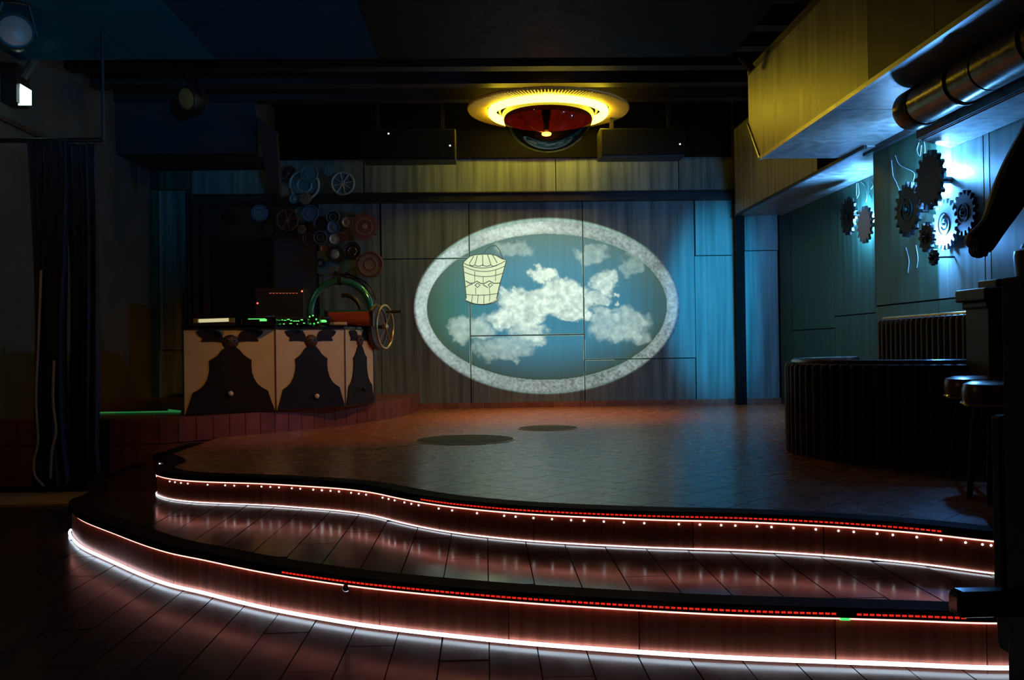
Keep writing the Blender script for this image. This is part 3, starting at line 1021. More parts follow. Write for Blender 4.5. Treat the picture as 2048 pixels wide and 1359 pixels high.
LN = [(pl + [pl[0]], 1.3), (arc(365, 440, 1045, 410, 100), 1.0), (arc(385, 500, 1040, 490, 85), .9), (arc(390, 590, 1005, 605, 65), .9), (arc(410, 945, 925, 930, 20), .9), (arc(405, 1035, 920, 1030, 75), .9),
      ([(700, 300), (730, 240), (790, 185), (850, 165), (900, 170), (950, 230), (985, 320), (1005, 385)], 1.0)]
for x0, x1, y0, y1 in ((600, 560, 325, 470), (680, 685, 315, 490), (760, 815, 310, 475), (840, 915, 320, 445), (540, 470, 335, 455)):
    LN.append(([(x0, y0), ((x0 + x1) / 2, (y0 + y1) / 2 - 4), (x1, y1)], 1.0))
for x0, x1 in ((470, 560), (560, 685), (685, 815), (815, 915)):
    LN.append((arc(x0, 465 if x0 < 500 else 478, x1, 470, 22), 1.0))
for x0, y0, x1, y1 in ((690, 655, 690, 770), (555, 575, 555, 745), (895, 545, 885, 730), (570, 840, 572, 945), (785, 830, 800, 940), (520, 960, 505, 1075), (612, 958, 600, 1085), (705, 955, 700, 1110), (800, 950, 790, 1060)):
    LN.append(([(x0, y0), (x1, y1)], .8))
LN.append(([(410, 730), (480, 770), (540, 765), (590, 735), (650, 770), (700, 775), (790, 730), (860, 770), (960, 765)], 1.3))
LN.append(([(410, 830), (470, 795), (520, 780)], 1.1))
LN.append(([(560, 800), (600, 765), (640, 800), (600, 835), (560, 800)], 1.2))
LN.append(([(770, 795), (810, 765), (840, 795), (800, 830), (770, 795)], 1.2))
LN.append(([(690, 790), (765, 840)], 1.1))
lm = MB()
for pts, wd in LN:
    r = ribbon(pts, wd)
    lm.add(r.v, r.f)
lm.build('outline', 'line_paint', oval, 'olive line drawing of the pail')

# ------------------------------------------------------------------ ring lamp
RZ = CAM.z + 2.60
rc = on_z(1096, 222, RZ)
ringl = thing('ring_pendant_lamp', 'glowing yellow ring lamp with a dark glass dome under the ceiling', 'lamp', rc)
px_m = F / rc.y
RO = 161 / px_m
tiltm = Matrix.Translation(rc) @ Matrix.Rotation(0.016, 4, 'Y')
MB().lathe([(RO * 0.755, 0.02), (RO * 0.76, 0.026), (RO * 0.80, 0.026), (RO * 0.805, 0.02), (RO * 0.80, 0.014), (RO * 0.76, 0.014), (RO * 0.755, 0.02)], 96, tiltm, cap=False).build('plate', 'acrylic', ringl, smooth=True)
MB().tube([tiltm @ Vector((RO * math.cos(a), RO * math.sin(a), 0.018)) for a in [2 * PI * i / 96 for i in range(96)]], 0.008, 8, closed=True).build('rim', 'acrylic', ringl, smooth=True)
MB().tube([tiltm @ Vector((RO * 0.70 * math.cos(a), RO * 0.70 * math.sin(a), -0.02)) for a in [2 * PI * i / 96 for i in range(96)]], 0.046, 12, closed=True).build('light_tube', 'ring_tube', ringl, 'bright yellow light tube', smooth=True)
MB().tube([tiltm @ Vector((RO * 0.6 * math.cos(a), RO * 0.6 * math.sin(a), 0.0)) for a in [2 * PI * i / 96 for i in range(96)]], 0.014, 10, closed=True).build('inner_rim', 'brass', ringl, smooth=True)
rib = MB().box((RO * 0.765, -0.0055, -0.006), (RO * 0.995, 0.0055, 0.02)).mesh('rib', MAT['acrylic'])
NR = 150
for i in range(NR):
    o = inst('rib', rib, ringl, rc, (0, 0.016, 0))
    o.rotation_euler = (Matrix.Rotation(0.016, 3, 'Y') @ Matrix.Rotation(2 * PI * i / NR, 3, 'Z')).to_euler()
rg = 92 / px_m
prof = [(rg * math.cos(a), -rg * 0.88 * math.sin(a)) for a in [PI / 2 * i / 18 for i in range(19)]]
prof[-1] = (0.004, prof[-1][1])
MB().lathe(prof, 64, tiltm, cap=False).build('glass_dome', 'smoke_glass', ringl, 'dark smoked glass dome', smooth=True)
MB().lathe([(rg * 0.965, -0.11), (rg * 0.985, -0.05), (rg * 0.985, 0.01), (rg * 0.8, 0.03), (0.02, 0.03)], 48, tiltm, cap=False).build('glow_liner', 'red', ringl, 'added dark red liner inside the dome')  # added liner, its red stands in for the glow inside the dome
bc = rc + Vector((-0.02, 0.0, -rg * 0.50))
MB().tube([bc + Vector((0.038 * math.cos(a), 0.038 * math.sin(a), 0)) for a in [2 * PI * i / 24 for i in range(24)]], 0.016, 8, closed=True).build('bulb', 'bulb_red', ringl, 'glowing orange bulb ring', smooth=True)
MB().lathe([(0.012, 0), (0.03, 0.02), (0.03, 0.10), (0.05, 0.20), (0.05, 0.26)], 24, Matrix.Translation(bc + Vector((0, 0, 0.02)))).build('socket', 'plate', ringl, smooth=True)
MB().tube(catmull([rc + Vector((-0.36, -0.1, 0.0)), rc + Vector((-0.28, -0.16, -0.13)), bc + Vector((-0.14, -0.05, 0.04)), bc + Vector((-0.04, 0, 0.02))], 6), 0.006, 6).build('cable', 'brass', ringl)
MB().tube([rc + Vector((0, 0, 0.02)), (rc.x, rc.y, ZC - 0.2)], 0.05, 12).build('stem', 'steel', ringl)
MB().lathe([(0.16, 0), (0.12, -0.05), (0.06, -0.07)], 24, Matrix.Translation((rc.x, rc.y, 3.47))).build('ceiling_rose', 'steel', ringl)
lamp('dome_glow', 'POINT', bc + Vector((0, 0, -0.05)), (1.0, 0.12, 0.02), 26, 0.03)
lamp('dome_floor_fill', 'SPOT', rc + Vector((0, 0, -rg * 0.93)), (1.0, 0.50, 0.10), 230, 0.06, (rc.x, rc.y - 0.35, 0), spot_size=math.radians(66), spot_blend=0.9)  # added spot below the dome, makes the orange pool on the floor


# ------------------------------------------------------------------ gears on the right wall
def gear_thing(label, c, r, off, X, teeth=22, mat='gear', rings=True, thick=0.025, name='wall_gear', tooth=0.19):
    """gear with its axis along -X, standing off the wall by off"""
    t = thing(name, label, 'gear', (X - off, c.y, c.z), 'gears on the right wall')
    fr = frame_to((-1, 0, 0), (X - off, c.y, c.z))
    pts = []
    for i in range(teeth):
        for k, rr in ((0.00, r * (1 - tooth)), (0.22, r * (1 - tooth)), (0.36, r), (0.64, r), (0.78, r * (1 - tooth))):
            a = 2 * PI * (i + k) / teeth
            pts.append(fr @ Vector((rr * math.cos(a), rr * math.sin(a), 0)))
    MB().prism(pts, Vector((-thick, 0, 0))).build('toothed_disc', mat, t)
    if rings:
        for rr, w_ in ((0.42, 0.035), (0.22, 0.03)):
            MB().lathe([(r * rr, thick), (r * rr, thick + 0.006), (r * (rr + w_), thick + 0.006), (r * (rr + w_), thick)], 32, fr, cap=False).build('raised_ring', 'gear', t)
        MB().lathe([(r * 0.10, thick), (r * 0.09, thick + 0.02), (0.004, thick + 0.022)], 16, fr).build('hub', mat, t)
    MB().lathe([(r * 0.12, -off + 0.0005), (r * 0.12, 0.0)], 12, fr).build('standoff', 'steel', t)
    return t


def gpx(px, py, X):
    return on_x(px, py, X)


def grad(c, hpx):
    return hpx / 2 * c.y / F


OFF = 0.13
specs = [('dark gear, tallest of the near gears, its right side edged by blue white light', 1864, 360, 122, OFF, XN, 18, 'gear', False),
         ('dark gear with ring grooves at the left of the near gear group', 1820, 419, 112, OFF, XN, 18, 'gear', True),
         ('small dark gear low in the middle of the near gear group', 1858, 474, 62, OFF - 0.03, XN, 11, 'gear', True),
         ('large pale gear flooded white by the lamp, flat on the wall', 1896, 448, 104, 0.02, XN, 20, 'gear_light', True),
         ('dim grey gear with two small hubs, right of the white gear', 1934, 425, 92, 0.012, XN, 18, 'gear', True),
         ('smallest dark cog hanging at the bottom of the near gear group', 1871, 514, 34, OFF, XN, 9, 'gear', True),
         ('dark gear left of the two far gears under the duct', 1700, 432, 78, 0.10, XR, 15, 'gear', True),
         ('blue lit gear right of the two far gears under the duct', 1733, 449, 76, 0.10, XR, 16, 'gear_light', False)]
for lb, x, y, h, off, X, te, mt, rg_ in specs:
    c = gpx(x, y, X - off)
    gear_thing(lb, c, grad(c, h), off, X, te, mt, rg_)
for (p, X, lb) in ((GA, XN, 'blue lamp behind the tallest near gear'), (GD, XN, 'blue lamp behind the small low gear of the near group'), (GH, XR, 'blue lamp between the two far gears'), (GB, XN, 'blue lamp behind the ring grooved left gear')):
    t = thing('gear_backlight', lb, 'lamp', (X, p.y, p.z), 'blue lamps behind the gears')
    MB().lathe([(0.05, 0.0), (0.05, 0.02), (0.035, 0.03)], 20, frame_to((-1, 0, 0), (X, p.y, p.z))).build('housing', 'steel', t)
    MB().lathe([(0.034, 0.03), (0.03, 0.04), (0.004, 0.045)], 20, frame_to((-1, 0, 0), (X, p.y, p.z))).build('lens', 'blue_lamp', t)

# thin pale pipe lines drawn on the wall around the gears
WL = [(XN, [[(1790, 310), (1800, 330), (1828, 345), (1826, 365), (1832, 372)], [(1783, 320), (1786, 350), (1793, 365), (1801, 388), (1803, 410)], [(1838, 285), (1834, 300), (1840, 312), (1843, 290)],
            [(1812, 495), (1818, 520), (1816, 545)], [(1832, 490), (1836, 515), (1834, 535)], [(1925, 385), (1932, 380), (1938, 390), (1936, 410), (1928, 412), (1925, 395)],
            [(1848, 280), (1850, 300), (1846, 322), (1850, 340)], [(1930, 440), (1940, 436), (1944, 445), (1936, 458), (1930, 448)]]),
      (XR, [[(1713, 366), (1713, 392)], [(1716, 366), (1718, 385), (1714, 396)], [(1722, 364), (1730, 372), (1734, 390), (1732, 404)], [(1737, 362), (1738, 385), (1742, 398)], [(1742, 362), (1746, 370), (1742, 378)]])]
for X, lines in WL:
    t = thing('wall_tracery', 'fine pale pipe lines around the near gears' if X == XN else 'fine pale pipe lines above the two far gears', 'wall decoration', on_x(*lines[0][0], X - 0.004))
    for ln in lines:
        P = catmull([on_x(x, y, X - 0.004) for x, y in ln], 5)
        MB().tube(P, 0.0022, 5).build('pipe_line', 'wall_line', t)

# ------------------------------------------------------------------ DJ booth
bpx = [(368, 831), (552, 822), (691, 813), (748, 806)]
BP = [on_z(x, y, ZP).to_2d() for x, y in bpx]
BH = 0.95
bth = thing('dj_booth', 'faceted DJ booth with beige panels and dark bell shaped cutouts', 'booth', (BP[1].x, BP[1].y, ZP))
back = [(BP[3].x - 0.05, 9.9), (BP[0].x + 0.02, 9.9)]
MB().prism([(p.x, p.y + 0.03, ZP) for p in BP] + [(x, y, ZP) for x, y in back], (0, 0, BH - 0.03 - ZP)).build('body', 'black', bth)
bell = [(0.05, 0.20), (.12, .215), (.20, .25), (.29, .31), (.38, .345), (.466, .37), (.455, .44), (.47, .52), (.52, .60), (.60, .667), (.70, .71), (.825, .747), (.90, .87), (.985, .995)]
wing = [(-.733, .025), (-.66, .012), (-.56, .006), (-.35, .006), (-.24, .025), (-.18, .07), (-.155, .12), (-.17, .15), (-.40, .14), (-.62, .145), (-.59, .10), (-.68, .07)]
for k in range(3):
    a, b = BP[k], BP[k + 1]
    t = (b - a).normalized()
    nn = Vector((t.y, -t.x))
    L = (b - a).length
    z0, z1 = ZP + 0.005, BH - 0.03

    def pt(s, v, d=0.0, a=a, t=t, nn=nn, L=L):
        q = a + t * (L * (0.5 + s * 0.5)) + nn * d
        return Vector((q.x, q.y, z1 - v * (z1 - z0)))
    e = 1 - 0.012 / L
    n3 = Vector((nn.x, nn.y, 0))
    fp = MB().prism([pt(-e, 0, -0.02), pt(e, 0, -0.02), pt(e, 1, -0.02), pt(-e, 1, -0.02)], n3 * 0.02).build('front_panel', 'beige', bth)
    prof = [pt(-s * e, v) for s, v in bell] + [pt(s * e, v) for s, v in bell[::-1]]
    MB().prism(prof, n3 * 0.012).build('bell_plate', 'plate', fp)
    for sg in (1, -1):
        MB().prism([pt(sg * s, v) for s, v in wing], n3 * 0.012).build('wing_plate', 'plate', fp)
    c = pt(0, 0.15)
    rw = min(0.075, 0.16 * L / 2 + 0.01)
    sk = frame_to(n3, c)
    MB().lathe([(1, 0), (0.95, 0.3), (0.75, 0.65), (0.4, 0.9), (0.03, 1)], 16, sk @ Matrix.Diagonal((rw, 0.062, 0.035, 1))).build('medallion', 'wood', fp, 'carved oval head medallion', smooth=True)
    for sx in (-0.35, 0.35):
        MB().lathe([(0.014, 0), (0.010, 0.008), (0.002, 0.01)], 8, frame_to(n3, c + Vector((t.x, t.y, 0)) * sx * rw + n3 * 0.028 + Vector((0, 0, 0.012)))).build('eye', 'black', fp)
    kn = pt(*(((-.03, .765), (0.09, .845), (0.1, .8))[k]), 0.012)
    MB().lathe([(0.008, 0), (0.008, 0.012), (0.020, 0.02), (0.022, 0.032), (0.013, 0.043), (0.003, 0.046)], 14, frame_to(n3, kn)).build('knob', 'knob' if k != 2 else 'plate', fp, smooth=True)
    MB().prism([pt(1 - 0.012 / L, 0, -0.02), pt(1 + 0.01 / L, 0, -0.02), pt(1 + 0.01 / L, 1, -0.02), pt(1 - 0.012 / L, 1, -0.02)], n3 * 0.026).build('edge_strip', 'wood', bth)
MB().prism([(p.x, p.y - 0.03, BH - 0.028) for p in BP] + [(x, y, BH - 0.028) for x, y in back], (0, 0, 0.03)).build('counter_top', 'gloss_black', bth, bevel=0.006)
ZK = BH + 0.002


def deck_pt(px, py, Y):
    return on_y(px, py, Y)


def at_top(px, Y):
    p = on_y(px, 640, Y)
    return Vector((p.x, p.y, ZK))


# bar lamp at the left of the counter
p = at_top(428, 7.95)
t = thing('bar_lamp', 'short pale bar light on the left of the booth counter', 'lamp', p)
MB().box(p + Vector((-0.17, -0.02, 0)), p + Vector((0.17, 0.04, 0.022))).build('base', 'black', t)
MB().tube([p + Vector((-0.125, 0.0, 0.04)), p + Vector((0.125, 0.0, 0.045))], 0.016, 10).build('light_tube', 'bar_lamp', t)
for sx in (-0.15, 0.15):
    MB().box(p + Vector((sx - 0.02, -0.02, 0.02)), p + Vector((sx + 0.02, 0.03, 0.06))).build('end_cap', 'brass', t)


def player(px, Y, label, wd=0.30):
    p = at_top(px, Y)
    t = thing('media_player', label, 'media player', p, 'media players on the booth')
    MB().box(p + Vector((-wd / 2, -0.05, 0)), p + Vector((wd / 2, 0.32, 0.07))).build('body', 'gloss_black', t, bevel=0.005)
    MB().lathe([(0.10, 0), (0.10, 0.015), (0.085, 0.02), (0.02, 0.022)], 28, Matrix.Translation(p + Vector((0, 0.08, 0.07)))).build('jog_wheel', 'steel', t, smooth=True)
    MB().box((-0.06 + p.x, p.y + 0.22, p.z + 0.07), (0.06 + p.x, p.y + 0.30, p.z + 0.10)).build('display', 'steel', t)
    MB().box((p.x + 0.01, p.y - 0.052, p.z + 0.035), (p.x + 0.07, p.y - 0.05, p.z + 0.052)).build('green_light', 'led_green', t, 'lit green button')
    MB().box((p.x - 0.09, p.y - 0.0525, p.z + 0.052), (p.x + 0.06, p.y - 0.05, p.z + 0.058)).build('green_light', 'led_green', t, 'lit green line')
    return t


player(520, 8.15, 'black media player with a green display left of the mixer', 0.30)
player(640, 8.72, 'black media player by the foot of the teal arch', 0.20)
p = at_top(585, 8.42)
mx = thing('audio_mixer', 'black audio mixer covered in green lights in the middle of the booth counter', 'mixer', p)
MB().box(p + Vector((-0.15, -0.08, 0)), p + Vector((0.15, 0.28, 0.06))).build('body', 'gloss_black', mx, bevel=0.005)
kn = MB().lathe([(0.010, 0), (0.009, 0.018), (0.003, 0.02)], 10).mesh('mixer_knob', MAT['steel'])
for i in range(6):
    for j in range(3):
        inst('mixer_knob', kn, mx, p + Vector((-0.12 + i * 0.048, -0.02 + j * 0.08, 0.06)))
gl = MB().box((-0.009, -0.002, -0.004), (0.009, 0.002, 0.004)).mesh('green_light', MAT['led_green'])
for dx, dz in ((-0.13, 0.058), (-0.10, 0.05), (-0.075, 0.052), (-0.05, 0.048), (-0.02, 0.055), (0.005, 0.045), (0.03, 0.04), (0.05, 0.04), (0.07, 0.04), (0.10, 0.05), (-0.11, 0.022), (-0.06, 0.015), (0.0, 0.018), (0.06, 0.012), (0.12, 0.02)):
    inst('green_light', gl, mx, p + Vector((dx, -0.082, dz)), scale=(random.uniform(.5, 1.3), 1, random.uniform(.5, 1.1)))
# cables and small lamps around the foot of the teal arch
p = at_top(628, 8.62)
cb = thing('cable_box', 'small black connection box with green lamps at the left foot of the teal arch', 'connection box', p)
MB().box(p + Vector((-0.05, -0.05, 0)), p + Vector((0.06, 0.05, 0.10))).build('body', 'black', cb, bevel=0.004)
for dx, dz in ((-0.03, 0.085), (0.0, 0.105), (0.03, 0.06), (0.01, 0.02), (0.045, 0.03)):
    MB().lathe([(0.008, 0), (0.006, 0.006), (0.001, 0.008)], 8, frame_to((0, -1, 0), p + Vector((dx, -0.05, min(dz, 0.095))))).build('green_lamp', 'led_green', cb)
# red roller at the right end
p = on_y(700, 635, 9.0)
t = thing('red_roller', 'red lacquered roller box at the right end of the booth counter', 'roller', (p.x, p.y, ZK))
MB().tube([(p.x - 0.20, 9.0, ZK + 0.075), (p.x + 0.20, 9.0, ZK + 0.075)], 0.07, 20).build('drum', 'red', t, smooth=True)
MB().box((p.x - 0.24, 8.93, ZK), (p.x - 0.20, 9.07, ZK + 0.15)).build('end_block', 'black', t)
MB().box((p.x + 0.20, 8.93, ZK), (p.x + 0.23, 9.07, ZK + 0.15)).build('end_block', 'black', t)
MB().tube([(p.x - 0.16, 8.92, ZK + 0.025), (p.x - 0.02, 8.92, ZK + 0.025)], 0.018, 10).build('handle', 'knob', t)
# teal arch
ac = on_y(681, 622, 9.25)
rA = 60 * 9.25 / F
t = thing('teal_arch', 'shiny teal half ring pipe standing behind the red roller', 'pipe arch', (ac.x, 9.25, ZK))
zb = max(ZK, ac.z - 0.03)
arcp = [Vector((ac.x - rA, 9.25, ZK))] + [Vector((ac.x - rA * math.cos(a), 9.25, ac.z + rA * math.sin(a))) for a in [PI * i / 24 for i in range(25)]] + [Vector((ac.x + rA, 9.25, ZK))]
MB().tube(arcp, 0.033, 14).build('pipe', 'teal', t, smooth=True)
MB().lathe([(0.036, -0.02), (0.042, -0.015), (0.042, 0.015), (0.036, 0.02)], 16, frame_to((1, 0, 0), (ac.x, 9.25, ac.z + rA))).build('joint_ring', 'steel', t, smooth=True)
MB().box((ac.x - 0.20, 9.2, ZK), (ac.x + 0.34, 9.32, ZK + 0.17)).build('base_block', 'teal', t, bevel=0.01)
MB().tube([(ac.x + 0.0, 9.33, ac.z + 0.16)] + [(ac.x + 0.19 * math.sin(a), 9.33, ac.z + 0.17 * math.cos(a)) for a in [0.3 + 0.25 * i for i in range(6)]], 0.022, 10).build('hose', 'black', t, smooth=True)
# hand wheel with crank
hw = on_y(770, 653, 9.3)
t = thing('hand_wheel', 'brass hand wheel with a crank handle on the right side of the booth', 'wheel', hw)
ax = Vector((0.96, -0.28, 0)).normalized()
fr = frame_to(ax, hw)
rW = 43 * 9.3 / F
MB().tube([fr @ Vector((rW * math.cos(a), rW * math.sin(a), 0)) for a in [2 * PI * i / 40 for i in range(40)]], 0.012, 8, closed=True).build('rim', 'brass', t, smooth=True)
MB().lathe([(0.03, -0.02), (0.03, 0.02), (0.015, 0.03)], 16, fr).build('hub', 'brass', t)
for i in range(4):
    a = PI / 4 + i * PI / 2
    MB().tube([fr @ Vector((0.02 * math.cos(a), 0.02 * math.sin(a), 0)), fr @ Vector((rW * math.cos(a), rW * math.sin(a), 0))], 0.007, 6).build('spoke', 'brass', t)
h0 = hw + Vector((0.01, 0, 0.148))
MB().tube([h0, h0 + ax * 0.05, h0 + ax * 0.055, h0 + ax * 0.17], [0.008, 0.008, 0.016, 0.014], 10).build('crank_handle', 'wood', t)
MB().tube([hw, hw - ax * 0.066], 0.02, 10).build('axle', 'steel', t)
hb = hw - ax * 0.085
fr = frame_to(ax, hb)
t = thing('drive_wheel', 'dark wooden drive wheel between the booth and the brass hand wheel', 'wheel', hb)
MB().lathe([(0.05, -0.018), (0.22, -0.018), (0.235, 0.0), (0.22, 0.018), (0.05, 0.018)], 32, fr).build('disc', 'wood', t)
MB().lathe([(0.19, 0.018), (0.19, 0.026), (0.21, 0.026), (0.21, 0.018)], 32, fr, cap=False).build('band', 'steel', t)

# rack with red lamps behind the counter
p = on_y(570, 596, 10.1)
t = thing('equipment_rack', 'black equipment rack with a red lamp row behind the booth', 'rack', (p.x, 10.1, ZP))
MB().box((p.x - 0.32, 10.1, ZP), (p.x + 0.2, 10.5, on_y(570, 575, 10.1).z)).build('case', 'black', t, bevel=0.005)
for px, py, rr in ((604, 582, .010), (515, 606, .010)):
    q = on_y(px, py, 10.095)
    MB().lathe([(rr, 0), (rr * .8, 0.005), (0.001, 0.007)], 10, frame_to((0, -1, 0), q)).build('red_lamp', 'led_redpoint', t)
MAT['led_redrow'] = em('led_red_row', (1.0, 0.12, 0.04), 0.35)
for i in range(9):
    q = on_y(541 + i * 6.6, 586, 10.095)
    MB().box(q + Vector((-0.012, -0.004, -0.004)), q + Vector((0.010, 0, 0.004))).build('red_dash', 'led_redrow', t)
# dark window behind the booth with a wooden frame
c = [T(388, 405, YB - 0.02), T(636, 640, YB - 0.02)]
wn = MB().box((c[0].x, YB - 0.03, c[1].z), (c[1].x, YB + 0.02, c[0].z)).build('window_1', 'black')
tagset(wn, kind='structure')
q0, q1 = T(420, 476, YB - 0.04), T(545, 636, YB - 0.04)
MB().box((q0.x, YB - 0.042, q1.z), (q1.x, YB - 0.031, q0.z)).build('pane', 'dark_pane', wn)
q0, q1 = T(549, 478, YB - 0.04), T(632, 636, YB - 0.04)
MAT['blue_pane'] = pm('blue_pane', (0.02, 0.03, 0.06), (0.03, 0.045, 0.085), 3, 0.35)
MB().box((q0.x, YB - 0.042, q1.z), (q1.x, YB - 0.031, q0.z)).build('pane', 'blue_pane', wn)
for x0, x1 in ((386, 398), (406, 419)):
    q0, q1 = T(x0, 405, YB - 0.06), T(x1, 640, YB - 0.06)
    MB().box((q0.x, YB - 0.075, q1.z), (q1.x, YB - 0.031, q0.z)).build('frame_post', 'wood', wn)
q0, q1 = T(374, 380, YB - 0.1), T(382, 830, YB - 0.1)
cp = MB().box((q0.x, YB - 0.12, ZP), (q1.x, YB, q0.z)).build('steel_post', 'steel')
tagset(cp, 'thin dark post between the blue wall strip and the dark window behind the booth', 'post')
MAT['white_point'] = em('white_point', (0.9, 1.0, 0.8), 0.6)

# ------------------------------------------------------------------ discs, wheels and cogs on the wall above the booth
for nm, c1, c2 in (('d_tan', (0.30, 0.20, 0.12), (0.42, 0.29, 0.18)), ('d_teal', (0.10, 0.24, 0.24), (0.16, 0.34, 0.33)), ('d_blue', (0.10, 0.18, 0.30), (0.16, 0.26, 0.40)),
                   ('d_rust', (0.20, 0.075, 0.05), (0.30, 0.12, 0.08)), ('d_pale', (0.45, 0.50, 0.40), (0.60, 0.64, 0.52)), ('d_orange', (0.45, 0.18, 0.07), (0.55, 0.25, 0.10))):
    MAT[nm] = pm(nm[2:] + '_metal_disc', c1, c2, 9, 0.4, 0.3)
DG = 'discs and wheels on the wall around the booth'


def disc(px, py, rp, style, m1, m2, label, name, Y):
    c = on_y(px, py, Y)
    r = rp * Y / F
    t = thing(name, label, name.split('_')[-1], c, DG)
    fr = frame_to((0, -1, 0), c)
    d = 0.02
    MB().lathe([(0.012, -(YB - 0.0 - Y)), (0.012, 0.004)], 8, fr).build('pin', 'steel', t)
    if style == 'plate':
        MB().lathe([(r * .3, 0), (r * 0.96, 0), (r, d * .5), (r * .97, d), (r * .72, d * 0.7), (r * .66, d * .4), (0.003, d * .4)], 28, fr).build('dish', m1, t, smooth=True)
        MB().lathe([(r * .25, d * .4), (r * .22, d * 1.2), (0.003, d * 1.3)], 16, fr).build('boss', m2, t)
    elif style == 'ring':
        MB().tube([fr @ Vector((r * .92 * math.cos(a), r * .92 * math.sin(a), d)) for a in [2 * PI * i / 32 for i in range(32)]], r * .09, 8, closed=True).build('rim', m1, t, smooth=True)
        MB().lathe([(r * .8, 0), (r * .8, d * .5), (0.003, d * .5)], 28, fr).build('back_disc', m2, t)
        MB().tube([fr @ Vector((r * .45 * math.cos(a), r * .45 * math.sin(a), d * .6)) for a in [2 * PI * i / 24 for i in range(24)]], r * .06, 6, closed=True).build('inner_ring', m1, t, smooth=True)
    elif style == 'spoke':
        MB().tube([fr @ Vector((r * .92 * math.cos(a), r * .92 * math.sin(a), d)) for a in [2 * PI * i / 32 for i in range(32)]], r * .09, 8, closed=True).build('rim', m1, t, smooth=True)
        MB().lathe([(r * .86, 0), (r * .86, d * .3), (0.003, d * .3)], 28, fr).build('back_disc', m2, t)
        for i in range(8):
            a = 2 * PI * i / 8 + 0.2
            MB().tube([fr @ Vector((r * .1 * math.cos(a), r * .1 * math.sin(a), d)), fr @ Vector((r * .88 * math.cos(a), r * .88 * math.sin(a), d))], r * .05, 6).build('spoke', m1, t)
        MB().lathe([(r * .17, 0), (r * .17, d * 1.4), (0.003, d * 1.5)], 14, fr).build('hub', m1, t)
    elif style == 'cog':
        te = 14
        pts = []
        for i in range(te):
            for k, rr in ((0, .84), (.3, .84), (.4, 1), (.75, 1), (.85, .84)):
                a = 2 * PI * (i + k) / te
                pts.append(fr @ Vector((r * rr * math.cos(a), r * rr * math.sin(a), 0)))
        MB().prism(pts, (0, -d, 0)).build('toothed_disc', m1, t)
        MB().lathe([(r * .5, d), (r * .5, d * 1.4), (r * .6, d * 1.4), (r * .6, d)], 24, fr, cap=False).build('raised_ring', m2, t)
        MB().lathe([(r * .2, d), (r * .17, d * 1.5), (0.003, d * 1.6)], 14, fr).build('hub', m2, t)
    elif style == 'tyre':
        MB().lathe([(r * .6, 0), (r * .95, 0), (r, d), (r * .95, d * 2), (r * .62, d * 2), (r * .58, d)], 32, fr, cap=False).build('tyre', 'black', t, smooth=True)
        MB().lathe([(r * .58, 0), (r * .58, d), (r * .4, d * 1.6), (0.003, d * 1.7)], 28, fr).build('hub_disc', m1, t, smooth=True)
    elif style == 'fan':
        for i in range(6):
            a = 2 * PI * i / 6
            b = a + 0.5
            MB().prism([fr @ Vector((r * .15 * math.cos(a), r * .15 * math.sin(a), d)), fr @ Vector((r * math.cos(a), r * math.sin(a), d * .6)), fr @ Vector((r * math.cos(b), r * math.sin(b), d * 1.4)), fr @ Vector((r * .2 * math.cos(b), r * .2 * math.sin(b), d * 1.2))], (0, -0.004, 0)).build('blade', m1, t)
        MB().lathe([(r * .25, 0), (r * .25, d * 1.6), (0.003, d * 1.8)], 14, fr).build('hub', m2, t)
    return t


